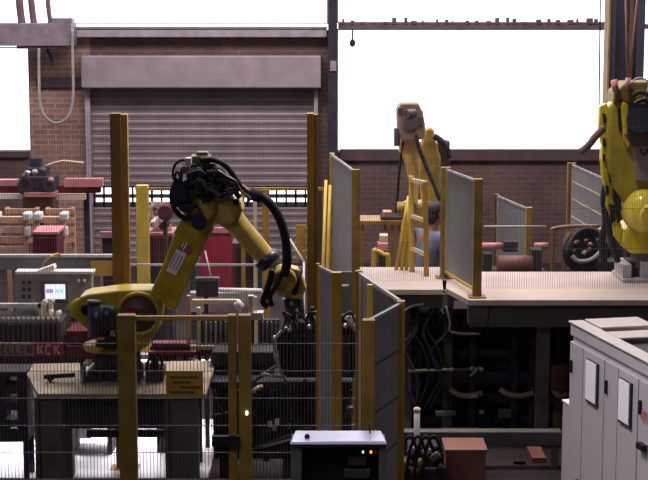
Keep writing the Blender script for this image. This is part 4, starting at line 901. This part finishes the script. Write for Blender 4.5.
# pipes, motor and hose coil behind the right deck
Y = 15.6
t = thing('pump_set', 'rust brown motor and pink pipes low behind the right deck', 'pump', base(510, 265, Y))
MB().m(mat('rust_motor', (.15, .06, .05), .6)).cyl(P(497, 265, Y), P(532, 265, Y), .095, n=20).build('motor', None, t)
[MB().m(pink).cyl(P(a_, 246, Y + .3), P(c_, 246, Y + .3), .035, n=12).build('pipe', None, t) for a_, c_ in ((482, 504), (534, 548))]
[MB().m(dgrey).px(*q_).build('valve', None, t) for q_ in ((504, 242, 518, 252, Y + .2, .15), (484, 254, 492, 272, Y + .1, .2), (532, 250, 542, 272, Y, .2))]; MB().m(lgrey).cyl(P(484, 226.5, Y + .3), P(546, 226.5, Y + .3), .011, n=8).build('thin_pipe', None, t)
MB().m(dgrey).bb(at(484, 280, Y).x, Y - .1, 0, at(548, 280, Y).x, Y + .5, at(500, 274, Y).z).build('plinth', None, t)
t = thing('pipe_stand', 'brownish bent pipe stand behind the right deck, left of the hose coil', 'stand', base(560, 250, 15.9))
for pts in ([(552, 300), (553, 240), (556, 228), (600, 226)], [(566, 300), (564, 250), (568, 236), (574, 228)]):
    MB().m(mat('stand_brown', (.26, .13, .08), .5)).tube([P(x, y, 15.9) for x, y in pts], .02).build('bent_pipe', None, t)
MB().m(dgrey).bb(at(550, 290, 15.9).x, 15.8, 0, at(568, 290, 15.9).x, 16.0, at(550, 292, 15.9).z).build('base', None, t)
t = thing('hose_reel', 'tangle of black and grey hoses on a reel left of the right robot', 'hose reel', base(585, 250, 15.7))
for k in range(9):
    rr = random.uniform(14, 24); cx_, cy_ = 586 + random.uniform(-4, 4), 248 + random.uniform(-3, 4)
    MB().m(random.choice((black, dgrey, slate, black))).tube([P(cx_ + rr * math.cos(a / 10 * 2 * PI), cy_ + rr * .95 * math.sin(a / 10 * 2 * PI), 15.6 + .02 * k + .1 * math.sin(a)) for a in range(11)], .022, res=3).build('hose', None, t)
MB().m(lgrey).tube([P(600, 228, 15.5), P(604, 240, 15.5), P(600, 252, 15.5), P(590, 260, 15.5), P(578, 261, 15.5), P(572, 256, 15.5)], .022).build('hose', None, t)
MB().m(slate).px(572, 234, 600, 276, 15.85, .2).bb(at(576, 280, 15.8).x, 15.75, 0, at(598, 280, 15.8).x, 16.1, at(576, 275, 15.8).z).build('reel_stand', None, t, bev=.02)
for k in range(12):
    MB().m(random.choice((mgrey, lgrey, pink, mgrey))).sph(P(random.uniform(572, 600), random.uniform(236, 262), 15.55), (.022, .02, .018), 8, 6).build('fitting', None, t)
MB().m(black).px(600, 262, 622, 276, 15.3, .3).build('pump_box', None, t)

# ------------------------------------------------------------------ dark press bed under the right deck
Y = 14.15
t = thing('press_bed', 'dark press bed with rods, rollers and hoses under the raised decks', 'machine', base(480, 400, Y))
xL, xR = at(404, 380, Y).x, at(566, 380, Y).x
MB().m(slate).bb(xL, Y + .25, 0, xR + 1.6, Y + .5, 1.05).build('rear_frame', None, t)
for y, h_, m_ in ((330, 9, dgrey), (352, 7, slate), (374, 12, navy), (398, 8, dgrey), (420, 7, slate)):
    MB().m(m_).bb(xL, Y + .1, at(480, y + h_, Y).z, xR + 1.2, Y + .25, at(480, y, Y).z).build('cross_beam', None, t, bev=.006)
for x in (416, 442, 470, 512, 530, 556): MB().m(dgrey).bb(at(x, 380, Y).x, Y + .05, 0, at(x + 6, 380, Y).x, Y + .3, 1.02).build('column', None, t)
for k in range(16):
    x = 424 + k * 8.2; MB().m(black).cyl(P(x, 318, Y), P(x, 338, Y), .022, n=10).build('piston', None, t)
MB().m(mat('pipe_sage', (.16, .17, .13), .45)).cyl(P(408, 371, Y - .05), P(478, 369, Y - .05), .016, n=8).build('pipe', None, t)
for x in (452, 472, 476, 482): MB().m(lgrey).sph(P(x, 370 + random.uniform(-2, 2), Y - .06), (.02, .02, .022), 8, 6).build('fitting', None, t)
MB().m(lgrey).bar(P(470, 376, Y - .05), P(480, 367, Y - .05), .016).build('lever', None, t)
for (a, b_) in ((450, 482), (500, 533), (554, 566)):
    MB().m(mat('belt_tan', (.30, .24, .18), .6)).tube([P(a, 389, Y), P(a + (b_ - a) * .25, 394, Y - .02), P(a + (b_ - a) * .6, 396, Y - .02), P(b_, 393, Y)], .028).build('belt', None, t)
for k in range(6):
    x = 408 + k * 6; MB().m(random.choice((black, slate, navy))).tube([P(x + random.uniform(-6, 6), 306, Y), P(x + random.uniform(-10, 14), 330, Y - .06), P(x + random.uniform(-10, 14), 352, Y - .06), P(x + random.uniform(-8, 16), 380, Y - .04), P(x + random.uniform(-6, 12), 410, Y)], .016).build('hose', None, t)
MB().m(lgrey).tube([P(402, 322, Y - .1), P(404, 312, Y - .1), P(412, 306, Y - .1), P(424, 304, Y - .1)], .01).build('air_line', None, t)
MB().m(lgrey).tube([P(446, 306, Y - .1), P(450, 322, Y - .1), P(452, 332, Y - .1), P(480, 334, Y - .1)], .010).build('air_line', None, t)
for k, (x, y, w_, h_, m_) in enumerate(((408, 302, 3, 3, cream), (414, 303, 2, 3, lgrey), (428, 304, 3, 3, orange), (440, 303, 3, 3, cream), (451, 331, 4, 3, pink), (457, 333, 16, 3, mgrey), (480, 411, 4, 3, lgrey), (482, 430, 3, 3, pink), (445, 428, 34, 3, brown), (436, 412, 20, 4, mgrey), (499, 410, 12, 8, mgrey), (552, 365, 16, 26, brown), (554, 414, 8, 16, ochre_d), (470, 395, 8, 3, lgrey))):
    MB().m(m_).px(x, y, x + w_, y + h_, Y - .06, .06).build('bracket', None, t)
Y = 12.95
b = MB().m(mgrey).px(396, 432, 562, 446, Y, .12)
for x in (400, 478, 552): b.bb(at(x, 440, Y).x, Y + .02, 0, at(x + 7, 440, Y).x, Y + .1, at(x, 444, Y).z)
tag(b.build('floor_beam', bev=.006), 'long grey beam low across the front of the press bed', 'beam')
b = MB().m(mat('box_terracotta', (.22, .09, .075), .7, var=.15)).bb(at(446, 465, 12.5).x, 12.5, 0, at(486, 465, 12.5).x, 12.85, at(466, 450, 12.5).z)
b.bb(at(446, 465, 12.5).x - .01, 12.49, at(466, 453, 12.5).z, at(486, 465, 12.5).x + .01, 12.86, at(466, 450, 12.5).z + .004)
tag(b.build('terracotta_box'), 'plain terracotta pink box on the floor under the grey beam', 'box')
b = MB().m(mat('box_terracotta_dull', (.22, .09, .07), .7)).bb(at(531, 470, 13.2).x, 13.14, 0, at(545, 470, 13.2).x, 13.5, at(538, 456, 13.2).z); tag(b.build('terracotta_box'), 'narrow dull brown-red box on the floor left of the side cabinet', 'box')
t = thing('pole_lamp', 'small orange lamp on a block under the press bed beam', 'lamp', (at(520, 475, 13.1).x, 13.14, 0))
MB().m(black).bb(at(514, 480, 13.1).x, 13.1, 0, at(526, 480, 13.1).x, 13.2, at(520, 478, 13.1).z).build('block', None, t); MB().m(amber).sph(at(520, 475.5, 13.13), .016, 10, 8).build('bulb', None, t)
b = MB().m(lgrey).cyl((at(417, 440, 12.5).x, 12.5, 0), P(417, 411, 12.5), .024, n=12); b.m(cream).sph(P(417, 410, 12.5), (.03, .03, .025)); b.m(dgrey).bb(at(417, 440, 12.5).x - .08, 12.42, 0, at(417, 440, 12.5).x + .08, 12.58, .015)
tag(b.build('bollard_post'), 'thin grey post with a rounded cream cap right of the grey fence wing', 'post')
t = thing('floor_valve', 'dark valve unit with worn yellow parts on the floor beside the thin grey post', 'valve', base(430, 470, 12.3))
b = MB().m(slate); x0, x1 = at(404, 470, 12.3).x, at(446, 470, 12.3).x
b.bb(x0, 12.25, 0, x1, 12.6, .22).px(408, 446, 440, 464, 12.3, .2).px(426, 452, 444, 480, 12.28, .2); b.build('body', None, t, bev=.015)
for k, (x, y, w_, m_) in enumerate(((404, 462, 6, ochre_d), (412, 470, 7, ochre_d), (431, 456, 8, mgrey), (424, 450, 4, lgrey), (410, 449, 3, lgrey), (438, 468, 5, navy), (418, 462, 5, ochre_d))):
    MB().m(m_).cyl(P(x, y + 4, 12.22), P(x + w_, y - 2, 12.22), .03, n=10).build('fitting', None, t)
for k in range(4):
    MB().m(black).tube([P(398 + 8 * k, 478, 12.2), P(402 + 8 * k, 450, 12.2), P(410 + 8 * k, 436, 12.2), P(418 + 8 * k, 452, 12.2)], .014).build('hose', None, t)
# pallets bottom left
Y = 12.6
for i, (y0, y1, l) in enumerate(((372, 388, 'topmost dark pallet of the stack at the left edge'), (390, 404, 'second dark pallet from the top at the left edge'), (406, 421, 'third dark pallet from the top at the left edge'), (423, 436, 'lowest dark pallet of the raised stack at the left edge'))):
    za, zb2 = at(10, y0, Y).z, at(10, y1, Y).z; xa_, xb2 = at(-50, 400, Y).x, at(27, 400, Y).x; h_ = za - zb2
    zz0 = zb2 - (.016 if i < 3 else 0)
    b = MB().m(mat('dark_timber', (.05, .04, .055), .8, var=.4)).bb(xa_, Y, za - h_ * .28, xb2, Y + .3, za).bb(xa_, Y, zz0, xb2, Y + .3, zz0 + h_ * .2)
    for k in range(4): b.bb(xa_ + k * (xb2 - xa_ - .08) / 3, Y + .02, zz0 + h_ * .2, xa_ + k * (xb2 - xa_ - .08) / 3 + .08, Y + .28, za - h_ * .28)
    tag(b.build('pallet'), l, 'pallet', 'stacked dark pallets at the left edge')
t = thing('pallet_stand', 'low steel stand carrying the dark pallets at the left edge', 'stand', base(0, 440, Y))
zt_ = at(10, 436, Y).z
MB().m(dgrey).bb(at(-50, 400, Y).x, Y, zt_ - .05, at(27, 400, Y).x, Y + .3, zt_).build('frame', None, t)
for x in (at(-48, 400, Y).x, at(24, 400, Y).x):
    for yy in (Y + .01, Y + .25): MB().m(dgrey).bb(x - .02, yy, 0, x + .02, yy + .04, zt_ - .05).build('leg', None, t)
# white strip paints the sunlit patch of floor; hidden tube lamp added to brighten it
o = MB().m(mat('lit_floor_white', (.80, .78, .84), .5, var=.1, scale=2)).bb(XL + .5, 12.7, .0, -.95, 14.6, .006).build('trim_7'); struct(o)

t = thing('fill_tube', 'added white tube lamp hidden under the roller conveyor, brightening the white floor strip', 'lamp', (-2.0, 13.72, .78))
MB().m(lgrey).bb(-3.0, 13.68, .78, -.95, 13.78, .82).build('housing', None, t); MB().m(mat('fill_tube_glow', (.9, .9, 1), .4, emit=(.86, .84, 1.0), es=6)).cyl((-2.95, 13.73, .765), (-1.0, 13.73, .765), .013, n=10).build('tube', None, t)
MB().m(lgrey).bb(-2.9, 13.70, .82, -2.86, 13.74, .95).build('hanger', None, t)
l = area('fill_tube_light', (-2.0, 13.73, .74), 1.95, 75, (.90, .86, 1.0), sy=.06); l.parent = t; l.location = (0, .01, -.04)
